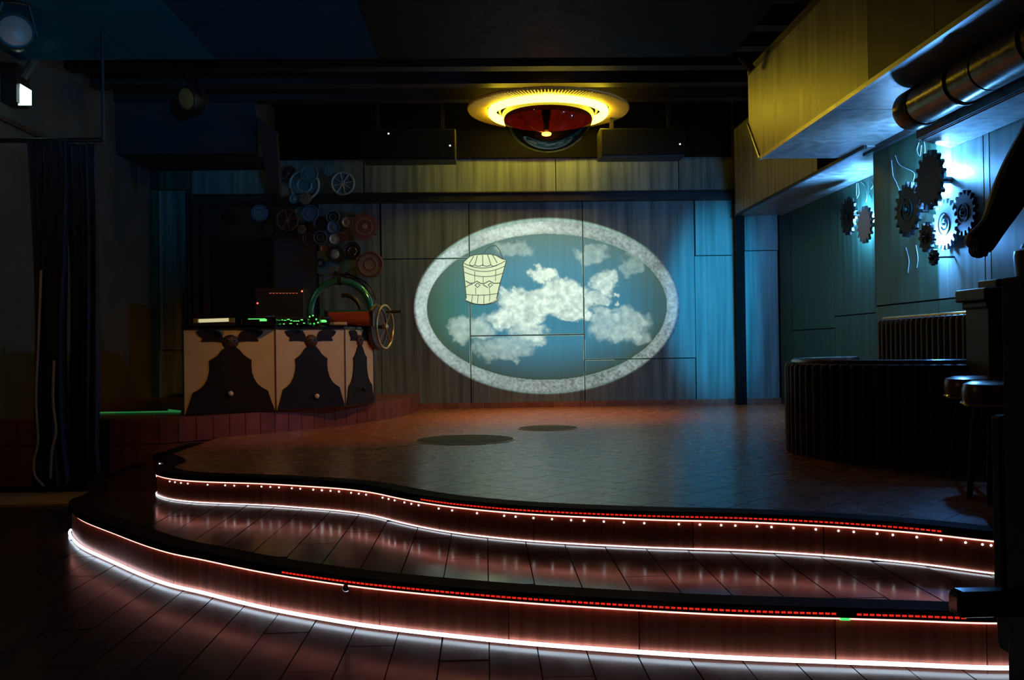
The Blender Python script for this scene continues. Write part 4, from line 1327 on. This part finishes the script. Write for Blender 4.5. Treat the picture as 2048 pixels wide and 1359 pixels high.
YD = YB - 0.12
DISCS = [
    (577, 347, 16, 'spoke', 'd_rust', 'black', 'rust brown spoked wheel, highest left of the cluster above the beam', 'spoked_wheel', 0),
    (619, 348, 18, 'ring', 'd_teal', 'd_teal', 'teal ringed dish, high in the cluster above the beam', 'ringed_dish', -0.05),
    (609, 370, 31, 'ring', 'd_pale', 'd_teal', 'large thin pale hoop with a teal back above the beam', 'ringed_dish', 0),
    (572, 383, 12, 'plate', 'd_tan', 'd_tan', 'small tan dish at the lower left of the cluster above the beam', 'round_dish', -0.04),
    (589, 398, 10, 'plate', 'd_teal', 'd_pale', 'small green dish hanging over the steel beam', 'round_dish', -0.10),
    (611, 397, 13, 'cog', 'd_tan', 'd_tan', 'tan cog hanging over the steel beam under the pale hoop', 'wall_cog', -0.10),
    (657, 341, 13, 'cog', 'd_teal', 'd_teal', 'dim green cog between the pale hoop and the white spoked wheel', 'wall_cog', 0),
    (686, 367, 24, 'spoke', 'd_pale', 'd_teal', 'pale eight spoked wheel above the beam, right of the cluster', 'spoked_wheel', 0),
    (538, 459, 9, 'ring', 'd_rust', 'black', 'tiny dark ring below the beam over the dark window', 'ringed_dish', 0),
    (520, 426, 17, 'ring', 'd_blue', 'd_teal', 'blue hoop below the beam, farthest left of the cluster', 'ringed_dish', 0),
    (455, 433, 13, 'cog', 'gear', 'gear', 'nearly black cog alone at the far left over the dark window', 'wall_cog', 0),
    (575, 440, 23, 'spoke', 'd_rust', 'black', 'broad dark rust spoked wheel just below the beam', 'spoked_wheel', -0.03),
    (603, 430, 16, 'plate', 'd_teal', 'd_teal', 'teal dish half covered by the blue ringed dish', 'round_dish', 0),
    (621, 427, 17, 'ring', 'd_blue', 'd_blue', 'blue ringed dish just below the beam', 'ringed_dish', -0.05),
    (604, 458, 9, 'cog', 'd_tan', 'black', 'tiny tan cog under the blue ringed dish', 'wall_cog', -0.03),
    (641, 448, 16, 'plate', 'black', 'gear', 'black dish right of the blue ringed dish', 'round_dish', 0),
    (666, 434, 14, 'ring', 'd_teal', 'black', 'grey green ring with a dark middle, just below the beam', 'ringed_dish', 0),
    (667, 454, 13, 'plate', 'd_blue', 'd_teal', 'dull blue dish over the pale knob dish', 'round_dish', -0.03),
    (695, 444, 11, 'plate', 'd_tan', 'd_tan', 'tan dish at the left edge of the big rust disc', 'round_dish', -0.05),
    (729, 453, 29, 'cog', 'd_rust', 'd_tan', 'big rust cog at the upper right of the cluster', 'wall_cog', 0),
    (617, 477, 12, 'ring', 'd_rust', 'black', 'rust ring at the upper corner of the dark window', 'ringed_dish', -0.02),
    (641, 475, 14, 'ring', 'd_blue', 'black', 'pale blue ring left of the pale knob dish', 'ringed_dish', -0.05),
    (669, 478, 10, 'plate', 'd_pale', 'd_pale', 'small pale domed dish in the middle of the cluster', 'round_dish', -0.09),
    (684, 476, 13, 'cog', 'd_rust', 'black', 'rust cog between the pale domed dish and the big rust cog', 'wall_cog', -0.02),
    (651, 498, 10, 'plate', 'd_orange', 'd_orange', 'small orange dish left of the black tyre', 'round_dish', -0.03),
    (671, 508, 18, 'tyre', 'd_pale', 'd_pale', 'black tyre with a pale hub', 'wheel_ornament', -0.05),
    (705, 502, 18, 'ring', 'chrome', 'black', 'bright chrome hoop right of the black tyre', 'ringed_dish', -0.05),
    (641, 526, 10, 'tyre', 'd_blue', 'd_blue', 'small black tyre with a pale blue hub', 'wheel_ornament', -0.03),
    (741, 529, 26, 'ring', 'd_rust', 'd_tan', 'large rust hoop at the lower right of the cluster', 'ringed_dish', 0),
    (672, 546, 15, 'fan', 'd_rust', 'black', 'dark rust fan rotor just above the teal arch', 'fan_rotor', -0.04)]
for px, py, rp, st, m1, m2, lb, nm, dy in DISCS:
    disc(px, py, rp, st, m1, m2, lb, nm, YD + dy)
q = [on_y(x, y, YB - 0.02) for x, y in ((632, 500), (660, 506), (700, 515), (712, 532), (690, 546), (655, 552), (632, 545))]
bo = MB().prism(q, (0, 0.015, 0)).build('wall_board', 'd_teal')
tagset(bo, 'pale teal curved board behind the tyres above the teal arch', 'board')
cbk = thing('wall_cables', 'loose black cables looping down the wall right of the teal arch', 'cables', on_y(700, 560, YB - 0.06))
for pts in ([(680, 548), (705, 552), (728, 570), (745, 592)], [(684, 552), (712, 560), (735, 585), (748, 610)], [(690, 545), (720, 558), (742, 575), (752, 600)]):
    MB().tube(catmull([on_y(x, y, YB - 0.06) for x, y in pts], 6), 0.008, 6).build('cable', 'black', cbk)

# ------------------------------------------------------------------ speakers and spot lamps
def speaker(x0, y0, x1, y1, Y, label, leds):
    a, b = on_y(x0, y0, Y), on_y(x1, y1, Y)
    t = thing('loudspeaker', label, 'speaker', ((a.x + b.x) / 2, Y, b.z), 'black speakers under the ceiling')
    MB().box((a.x, Y, b.z), (b.x, Y + 0.3, a.z)).build('cabinet', 'black', t, bevel=0.01)
    MB().box((a.x + 0.02, Y - 0.008, b.z + 0.02), (b.x - 0.02, Y, a.z - 0.02)).build('grille', 'grille_cloth', t)
    for sx in (a.x + 0.15, b.x - 0.15):
        MB().box((sx - 0.02, Y + 0.12, a.z), (sx + 0.02, Y + 0.16, ZC)).build('bracket', 'steel', t)
    for px, py in leds:
        MB().lathe([(0.009, 0), (0.007, 0.004), (0.001, 0.006)], 10, frame_to((0, -1, 0), on_y(px, py, Y - 0.008))).build('led', 'led_dot', t, 'white power lamp')


speaker(725, 258, 912, 319, 10.3, 'long black speaker left of the ring lamp', [(777, 267), (900, 291)])
speaker(1200, 256, 1370, 312, 10.3, 'long black speaker right of the ring lamp', [(1360, 288)])


def par_can(px, py, Y, aim, label, rp, mat):
    c = on_y(px, py, Y)
    r = rp * Y / F
    t = thing('spot_lamp', label, 'spotlight', c, 'unlit spot lamps under the ceiling')
    fr = frame_to(aim, c)
    MB().lathe([(r * .55, -r * 2.0), (r * .8, -r * 1.7), (r * .95, -r * 0.2), (r, 0.0), (r * .97, 0.01), (r * .86, 0.01), (r * .84, -r * 0.1)], 28, fr, cap=False).build('can', 'steel', t, smooth=True)
    MB().lathe([(r * .85, -r * .1), (r * .6, r * 0.02), (0.003, r * .08)], 28, fr).build('lens', mat, t, smooth=True)
    up = c + Vector((0, 0.02, r * 1.7))
    for s in (-1, 1):
        e = c + fr.to_3x3() @ Vector((s * r * 1.08, 0, -r * .8))
        MB().tube([e, Vector((e.x * .6 + up.x * .4, e.y * .6 + up.y * .4, up.z)), up], 0.012, 6).build('yoke', 'steel', t)
    MB().tube([up, (up.x, up.y, 3.27 if up.x < -2 and up.y < 8.1 else ZC)], 0.015, 6).build('hanger', 'steel', t)
    return t


MAT['lens_dull'] = pm('dull_lens', (0.32, 0.31, 0.29), (0.42, 0.41, 0.38), 6, 0.4)
MAT['lens_amber'] = pm('amber_lens', (0.60, 0.22, 0.06), (0.70, 0.28, 0.08), 6, 0.4)
par_can(1552, 62, 8.42, (-0.35, -1, -0.25), 'round spot lamp with a pale lens beside the large duct', 36, 'lens_dull')
par_can(30, 62, 6.7, (0.45, -1, -0.1), 'round spot lamp with a dull lens in the top left corner', 36, 'lens_dull')
par_can(372, 197, 9.3, (-0.5, -1, -0.3), 'spot lamp with an amber lens left of centre under the ceiling', 25, 'lens_amber')
for x, y, lb, (x2, y2) in ((1480, 112, 'short pale bracket arm below the spot lamp by the large duct', (1505, 140)), (70, 118, 'short bent bracket arm above the glowing sign', (46, 155))):
    o = MB().tube([on_y(x, y, 7.7), on_y(x2, y2, 7.7)], 0.035, 8).build('bracket_arm', 'left_wall')
    tagset(o, lb, 'bracket')
# diagonal timber beside the bulkhead
a = [on_y(x, y, 10.15) for x, y in ((512, 232), (552, 262), (560, 392), (532, 350))]
o = MB().prism(a, (0, 0.12, 0)).build('timber_brace', 'wood')
tagset(o, 'dark reddish timber brace between the bulkhead and the wheel cluster', 'beam')

# ------------------------------------------------------------------ left side: sign, trim, curtain, threshold
ya = on_x(36, 190, XL + 0.12).y
sg = thing('exit_sign', 'small glowing white green sign box on the left wall', 'sign', on_y(50, 190, 7.85))
q = [on_y(x, y, 7.85) for x, y in ((40, 167), (62, 180), (62, 210), (36, 210))]
MB().prism(q, (0, 0.012, 0)).build('lit_face', 'sign', sg)
q0, q1 = on_y(-6, 128, 7.84), on_y(38, 206, 7.84)
MB().box((q0.x, 7.80, q1.z), (q1.x, 8.02, q0.z)).build('housing', 'black', sg)
y0, y1 = on_x(2, 237, XL).y, on_x(105, 293, XL).y
z_ = on_x(2, 237, XL).z
tr = MB().box((XL, 2.0, z_ - 0.02), (XL + 0.03, y1 + 0.8, z_ + 0.02)).build('trim_1', 'wood')
tagset(tr, kind='structure')
lamp('sign_spill', 'POINT', on_y(55, 195, 7.7), (0.6, 1.0, 0.85), 0.25, 0.05)

cu = thing('stage_curtain', 'dark gathered curtain hanging to the floor at left', 'curtain', (-3.55, 8.0, ZG))


def curtain(xa, xb, Y, z0, z1, folds, seed, name):
    rnd = random.Random(seed)
    nz, nx = 26, folds * 8
    ph = [rnd.uniform(0, 6) for _ in range(4)]
    vs, fs = [], []
    for j in range(nz + 1):
        v = j / nz
        gather = 0.80 + 0.20 * abs(v - 0.55) * 2 + (0.10 if v > 0.9 else 0)
        for i in range(nx + 1):
            u = i / nx
            x = xa + (xb - xa) * (0.5 + (u - 0.5) * gather) + 0.02 * math.sin(5 * v + ph[0])
            y = Y + 0.05 * math.sin(2 * PI * folds * u + 0.8 * math.sin(4 * v + ph[1])) + 0.02 * math.sin(13 * u + ph[2] + 3 * v)
            vs.append((x, y, z1 + (z0 - z1) * v))
    for j in range(nz):
        for i in range(nx):
            a = j * (nx + 1) + i
            fs.append((a, a + 1, a + nx + 2, a + nx + 1))
    o = MB().add(vs, fs).build(name, 'curtain', cu, smooth=True)
    s = o.modifiers.new('solid', 'SOLIDIFY')
    s.thickness = 0.006
    return o


zt_ = on_y(100, 286, 7.35).z
curtain(on_y(62, 600, 7.3).x, on_y(138, 600, 7.3).x, 7.3, ZG + 0.01, zt_, 5, 1, 'drape')
curtain(on_y(128, 600, 7.38).x, on_y(200, 600, 7.38).x, 7.38, ZG + 0.01, zt_, 5, 2, 'drape')
MB().tube([(XL + 0.01, 7.34, zt_ + 0.02), (on_y(210, 600, 7.34).x, 7.34, zt_ + 0.02)], 0.018, 10).build('curtain_rail', 'steel', cu)
pole = on_y(210, 600, 7.34).x
MB().tube([(pole, 7.34, zt_ + 0.02), (pole, 7.34, 3.27)], 0.012, 8).build('rail_hanger', 'steel', cu)
# cords beside the curtain
for lb, pts in (('long pale cord hanging down the left edge of the curtain', [(82, 540), (80, 600), (76, 700), (72, 800), (76, 880), (68, 920), (70, 950), (88, 972)]),
                ('shorter pale cord down the middle of the curtain', [(108, 720), (106, 800), (112, 860), (104, 900), (101, 955)])):
    P = catmull([on_y(x, y, 7.18) for x, y in pts], 6)
    o = MB().tube(P, 0.009, 6).build('curtain_cord', 'board')
    tagset(o, lb, 'cord', 'pale cords by the curtain')
a, b = on_z(0, 985, ZG + 0.02), on_z(150, 1006, ZG + 0.02)
th = thing('threshold_boards', 'pale wooden boards on the floor in front of the curtain', 'floorboards', ((XL - 3.05) / 2, 7.2, ZG))
nb_ = 5
for i in range(nb_):
    y0 = b.y + (a.y - b.y) * i / nb_
    y1 = b.y + (a.y - b.y) * (i + 1) / nb_
    MB().box((XL + 0.005, y0 + 0.003, ZG), (-3.0, y1 - 0.003, ZG + 0.02)).build('plank', 'board', th)
# dim painted panel behind the curtain and its hanging cloth
MAT['dim_paint'] = pm('dim_painted_panel', (0.05, 0.025, 0.015), (0.16, 0.08, 0.05), 5, 0.6, 0, (2, 1, 0.5))
q0, q1 = on_y(140, 320, 11.1), on_y(262, 640, 11.1)
t = thing('painted_panel', 'dim brown painted panel on the back wall right of the curtain', 'picture', ((q0.x + q1.x) / 2, 11.1, q1.z))
MB().box((q0.x, 11.12, q1.z), (q1.x, 11.19, q0.z)).build('canvas', 'dim_paint', t)
for (xa, za, xb, zb2) in ((q0.x - .03, q1.z - .03, q1.x + .03, q1.z), (q0.x - .03, q0.z, q1.x + .03, q0.z + .03), (q0.x - .03, q1.z, q0.x, q0.z), (q1.x, q1.z, q1.x + .03, q0.z)):
    MB().box((xa, 11.10, za), (xb, 11.19, zb2)).build('frame_bar', 'wood', t)
# green strip on the platform left of the booth
P = [Vector((on_y(200, 830, 8.3).x, 8.3, ZP + 0.012)), Vector((on_y(362, 824, 8.3).x, 8.3, ZP + 0.012)), Vector((on_y(337, 812, 8.55).x, 8.55, ZP + 0.012))]
o = MB().tube(P, 0.008, 6).build('green_light_strip', 'led_greendim')
tagset(o, 'thin dim green light strip on the platform left of the booth', 'light strip')

# ------------------------------------------------------------------ banquettes, stools, statue at the right
def fluted(name, path, z0, z1, thick, parent, mat='velvet', pitch=0.075, depth=0.018, label=None):
    """upright shell along a plan path whose outer face is channelled"""
    P = resample(path, pitch / 6)
    n = len(P)
    s = 0
    outer, inner = [], []
    for i, p in enumerate(P):
        t = (P[min(i + 1, n - 1)] - P[max(i - 1, 0)]).normalized()
        nn = Vector((t.y, -t.x))
        b = depth * abs(math.sin(PI * i / 6))
        outer.append(p + nn * b)
        inner.append(p - nn * (thick + b * 0.6))
    zs = [(z0, 0), (z1 - 0.03, 0), (z1 - 0.008, 0.012), (z1, 0.035)]
    vs, fs = [], []
    for z, ins in zs:
        for k in range(n):
            d = (inner[k] - outer[k]).normalized()
            vs.append((*(outer[k] + d * ins), z))
    for z, ins in zs[::-1]:
        for k in range(n):
            d = (inner[k] - outer[k]).normalized()
            vs.append((*(inner[k] - d * ins), z))
    m = len(zs) * 2
    for j in range(m):
        for k in range(n - 1):
            a, b = j * n + k, ((j + 1) % m) * n + k
            fs.append((a, a + 1, b + 1, b))
    fs.append(tuple(j * n for j in range(m)))
    fs.append(tuple(j * n + n - 1 for j in range(m))[::-1])
    return MB().add(vs, fs).build(name, mat, parent, label, smooth=True)


c = on_z(1588, 905, 0.0)
RB = 0.88
cc = Vector((c.x + RB * 0.99, c.y - 0.05))
bq = thing('banquette', 'round channelled wine red banquette at right, nearer and lower than the wall seat', 'sofa', (cc.x, cc.y, 0))
arcp = [cc + Vector((RB * math.cos(a), RB * math.sin(a))) for a in [math.radians(62 + i * 4) for i in range(56)]]
arcp = [p for p in arcp if p.x < XN - 0.36]
ZBQ = 0.60
fluted('fluted_back', arcp, 0.0, ZBQ, 0.10, bq)
ins = offset(arcp, -0.12)
MB().prism([(p.x, p.y, 0.02) for p in ins], (0, 0, 0.36)).build('seat', 'velvet', bq)
MB().tube([(p.x, p.y, ZBQ + 0.004) for p in offset(arcp, -0.05)], 0.022, 8).build('top_piping', 'leather', bq, smooth=True)

q = on_y(1748, 640, 7.5)
bw = thing('wall_banquette', 'tall channelled wine red backrest along the right wall behind the round banquette', 'sofa', (3.2, 6.6, 0))
ztop = on_y(1748, 639, 6.7).z
pth = [Vector((XN - 0.02, 6.78)), Vector((XN - 0.14, 6.78)), Vector((XN - 0.24, 6.74)), Vector((XN - 0.29, 6.66)), Vector((XN - 0.30, 6.5)), Vector((XN - 0.30, 6.0)), Vector((XN - 0.30, 5.30))]
fluted('fluted_back', catmull(pth, 8), 0.0, ztop, 0.06, bw)
MB().box((XN - 0.24, 5.30, 0.0), (XN - 0.015, 6.6, ztop - 0.05)).build('core', 'velvet', bw)
MB().tube([(p.x, p.y, ztop + 0.002) for p in resample(offset(catmull(pth, 8), -0.03), 0.05)], 0.014, 8).build('top_piping', 'brass', bw, smooth=True)


def stool(px, Y, ztop_, r, label):
    p = on_y(px, 760, Y)
    t = thing('leather_stool', label, 'stool', (p.x, Y, 0), 'round leather stools at right')
    Mx = Matrix.Translation((p.x, Y, 0))
    MB().lathe([(r * .6, ztop_ - 0.12), (r * .93, ztop_ - 0.115), (r, ztop_ - 0.09), (r * 1.0, ztop_ - 0.04), (r * .94, ztop_ - 0.012), (r * .7, ztop_), (0.004, ztop_ + 0.004)], 36, Mx).build('seat', 'leather', t, smooth=True)
    MB().tube([Mx @ Vector((r * 1.0 * math.cos(a), r * math.sin(a), ztop_ - 0.10)) for a in [2 * PI * i / 36 for i in range(36)]], 0.008, 6, closed=True).build('seat_band', 'chrome', t, smooth=True)
    for i in range(4):
        a = PI / 4 + i * PI / 2
        MB().tube([Mx @ Vector((r * .6 * math.cos(a), r * .6 * math.sin(a), ztop_ - 0.11)), Mx @ Vector((r * .85 * math.cos(a), r * .85 * math.sin(a), 0.0))], 0.014, 8).build('leg', 'steel', t)


stool(1955, 4.75, 0.545, 0.165, 'brown leather stool at right, farther of the pair in front of the pedestal')
stool(1992, 4.15, 0.545, 0.145, 'brown leather stool at right, nearer of the pair and overlapping the other')

# pedestal
pd = on_y(2030, 700, 5.1)
PX0 = on_y(1978, 700, 4.95).x
zt1 = on_y(2020, 556, 4.95).z
ped = thing('pedestal', 'dark wooden pedestal with stepped mouldings at the right edge', 'pedestal', (PX0 + 0.25, 5.2, 0))
MB().box((PX0, 4.95, 0.10), (PX0 + 0.36, 5.19, zt1 - 0.12)).build('shaft', 'wood', ped, bevel=0.005)
MB().box((PX0 - 0.04, 4.91, zt1 - 0.12), (PX0 + 0.40, 5.23, zt1 - 0.05)).build('moulding', 'wood', ped, bevel=0.01)
MB().box((PX0 - 0.015, 4.935, zt1 - 0.16), (PX0 + 0.375, 5.205, zt1 - 0.12)).build('moulding', 'wood', ped, bevel=0.01)
MB().box((PX0 + 0.06, 4.97, zt1 - 0.05), (PX0 + 0.34, 5.17, zt1)).build('cap', 'wood', ped, bevel=0.01)
MB().box((PX0 - 0.03, 4.92, 0.0), (PX0 + 0.39, 5.22, 0.10)).build('plinth', 'wood', ped, bevel=0.01)
q = on_y(2040, 520, 5.07)
cn = thing('dark_canister', 'small dark canister standing on the pedestal at the right edge', 'canister', (q.x + 0.06, 5.07, zt1))
MB().lathe([(0.075, 0), (0.085, 0.01), (0.095, 0.13), (0.09, 0.16), (0.06, 0.175), (0.05, 0.20), (0.004, 0.205)], 24, Matrix.Translation((q.x + 0.07, 5.07, zt1))).build('body', 'steel', cn, smooth=True)
MB().tube([(q.x + 0.07, 5.07, zt1 + 0.20), (q.x + 0.07, 5.07, zt1 + 0.23)], 0.012, 8).build('lid_knob', 'steel', cn)

# statue: a life-size bronze whose lowered arm and fist show at the right edge
YS = 4.4


def sp(px, py, dy=0.0):
    return on_y(px, py, YS + dy)


stt = thing('bronze_statue', 'dark bronze statue figure at the right edge, only its lowered arm and fist in view', 'statue', (sp(2170, 600).x, YS + 0.05, 0))
sx = sp(2142, 600).x
FZ = 0.40
def skin(name, verts, edges, radii, sub=2, parent=None, root=0):
    me = bpy.data.meshes.new(name)
    off = Vector(parent.location)
    me.from_pydata([Vector(v) - off for v in verts], edges, [])
    o = bpy.data.objects.new(name, me)
    COL.objects.link(o)
    o.parent = parent
    me.materials.append(MAT['statue'])
    s = o.modifiers.new('skin', 'SKIN')
    for i, r in enumerate(radii):
        r = r if isinstance(r, tuple) else (r, r)
        me.skin_vertices[0].data[i].radius = r
        me.skin_vertices[0].data[i].use_root = (i == root)
    ss = o.modifiers.new('sub', 'SUBSURF')
    ss.levels = ss.render_levels = sub
    return o


sh = sp(2098, 222, 0.02)
V = [Vector((sx, YS + .05, FZ + 0.88)), Vector((sx, YS + .04, FZ + 1.08)), Vector((sx, YS + .05, FZ + 1.30)), Vector((sx, YS + .06, FZ + 1.46)), Vector((sx, YS + .04, FZ + 1.55)), Vector((sx - 0.02, YS + .01, FZ + 1.66)), Vector((sx - 0.02, YS + .01, FZ + 1.76)),
     Vector((sh.x, sh.y, FZ + 1.40)), sp(2066, 300, 0.0), sp(2038, 350, -0.01), sp(2014, 400, -0.02), sp(1984, 458, -0.03), sp(1960, 482, -0.03), sp(1948, 500, -0.03),
     Vector((sx + 0.20, YS + .06, FZ + 1.40)), Vector((sx + 0.27, YS + .05, FZ + 1.10)), Vector((sx + 0.24, YS - .10, FZ + 0.86)), Vector((sx + 0.22, YS - .16, FZ + 0.78)),
     Vector((sx - 0.09, YS + .05, FZ + 0.82)), Vector((sx - 0.10, YS + .02, FZ + 0.46)), Vector((sx - 0.10, YS + .06, FZ + 0.07)), Vector((sx - 0.11, YS - .10, FZ + 0.03)),
     Vector((sx + 0.09, YS + .05, FZ + 0.82)), Vector((sx + 0.12, YS + .10, FZ + 0.46)), Vector((sx + 0.13, YS + .16, FZ + 0.07)), Vector((sx + 0.15, YS + .02, FZ + 0.03))]
E = [(0, 1), (1, 2), (2, 3), (3, 4), (4, 5), (5, 6), (3, 7), (7, 8), (8, 9), (9, 10), (10, 11), (11, 12), (12, 13), (3, 14), (14, 15), (15, 16), (16, 17), (0, 18), (18, 19), (19, 20), (20, 21), (0, 22), (22, 23), (23, 24), (24, 25)]
Rd = [(.16, .12), (.14, .11), (.17, .12), (.11, .09), .055, (.085, .10), (.06, .07), .104, .102, .100, .088, .060, (.085, .072), (.072, .064), .07, .055, .036, .04, .095, .062, .042, .035, .095, .062, .042, .035]
skin('figure', V, E, Rd, 2, stt)
# fingers of the lowered fist, curled back towards the palm
hd, wr_ = sp(1950, 494, -0.05), sp(1983, 458, -0.03)
along = (sp(1944, 505, -0.03) - wr_).normalized()
down = Vector((0.55, 0, -0.83)).normalized()
for i, ln in enumerate((0.9, 1.0, 0.95, 0.8)):
    b = wr_ + along * 0.115 + Vector((0, -0.040 + i * 0.024, 0.012))
    k1 = b + along * 0.030 * ln + down * 0.012
    k2 = k1 + down * 0.036 * ln
    k3 = k2 - along * 0.032 * ln
    skin('finger', [b, k1, k2, k3], [(0, 1), (1, 2), (2, 3)], [.021, .019, .018, .015], 1, stt)
b = wr_ + along * 0.045 + Vector((0, -0.035, 0))
skin('thumb', [b, b + along * .04 + Vector((0, -.022, -.008)), b + along * .075 + Vector((.012, -.016, -.022)), b + along * .085 + Vector((.032, -.008, -.04))], [(0, 1), (1, 2), (2, 3)], [.022, .020, .018, .014], 1, stt)
# eyes, nose, hair so the head reads when seen from the side
hc = Vector((sx - 0.02, YS + .01, FZ + 1.70))
MB().lathe([(0.012, 0), (0.02, .02), (0.012, .035)], 10, frame_to((0, -1, -.2), hc + Vector((0, -.085, -.01)))).build('nose', 'statue', stt, smooth=True)
for s in (-1, 1):
    MB().lathe([(0.014, 0), (0.008, .008), (.001, .01)], 10, frame_to((0, -1, 0), hc + Vector((s * .035, -.085, .02)))).build('eye', 'statue', stt)
MB().lathe([(0.10, 0), (0.105, .04), (0.08, .09), (0.02, .11)], 20, Matrix.Translation(hc + Vector((0, .012, .0)))).build('hair', 'statue', stt, smooth=True)
MB().box((sx - 0.22, YS - 0.20, 0.0), (sx + 0.26, YS + 0.26, FZ)).build('base_block', 'wood', stt, bevel=0.01)

# black armchair at the lower right corner
AY_ = 2.15
a0, a1 = on_y(1911, 1190, AY_), on_y(2037, 1215, AY_)
zt_, zb_ = on_y(1990, 1180, AY_).z, on_y(1960, 1233, AY_).z
ch = thing('black_armchair', 'black armchair at the lower right corner, only its arm end and rear post in view', 'chair', (a1.x + 0.3, AY_, ZG))
sgm = [(a0.x + 0.006, 0), (a0.x + 0.03, 0)]
MB().box((a0.x, AY_ - 0.02, zb_), (a1.x + 0.45, AY_ + 0.045, zt_)).build('armrest', 'gloss_black', ch, bevel=0.014)
MB().box((a1.x, AY_ - 0.05, ZG), (a1.x + 0.05, AY_ + 0.05, 0.88)).build('post', 'soot', ch, bevel=0.006)
MB().box((a1.x + 0.05, AY_ - 0.3, ZG + 0.30), (a1.x + 0.55, AY_ + 0.2, ZG + 0.40)).build('seat', 'soot', ch, bevel=0.02)
MB().box((a1.x + 0.50, AY_ - 0.3, ZG), (a1.x + 0.55, AY_ - 0.25, ZG + 0.9)).build('leg', 'soot', ch)
MB().box((a1.x + 0.50, AY_ + 0.15, ZG), (a1.x + 0.55, AY_ + 0.2, ZG + 0.9)).build('leg', 'soot', ch)
MB().box((a1.x + 0.05, AY_ + 0.15, ZG + 0.4), (a1.x + 0.5, AY_ + 0.2, ZG + 0.9)).build('backrest', 'soot', ch, bevel=0.01)
# dark cloth bag lying by the foot of the chair
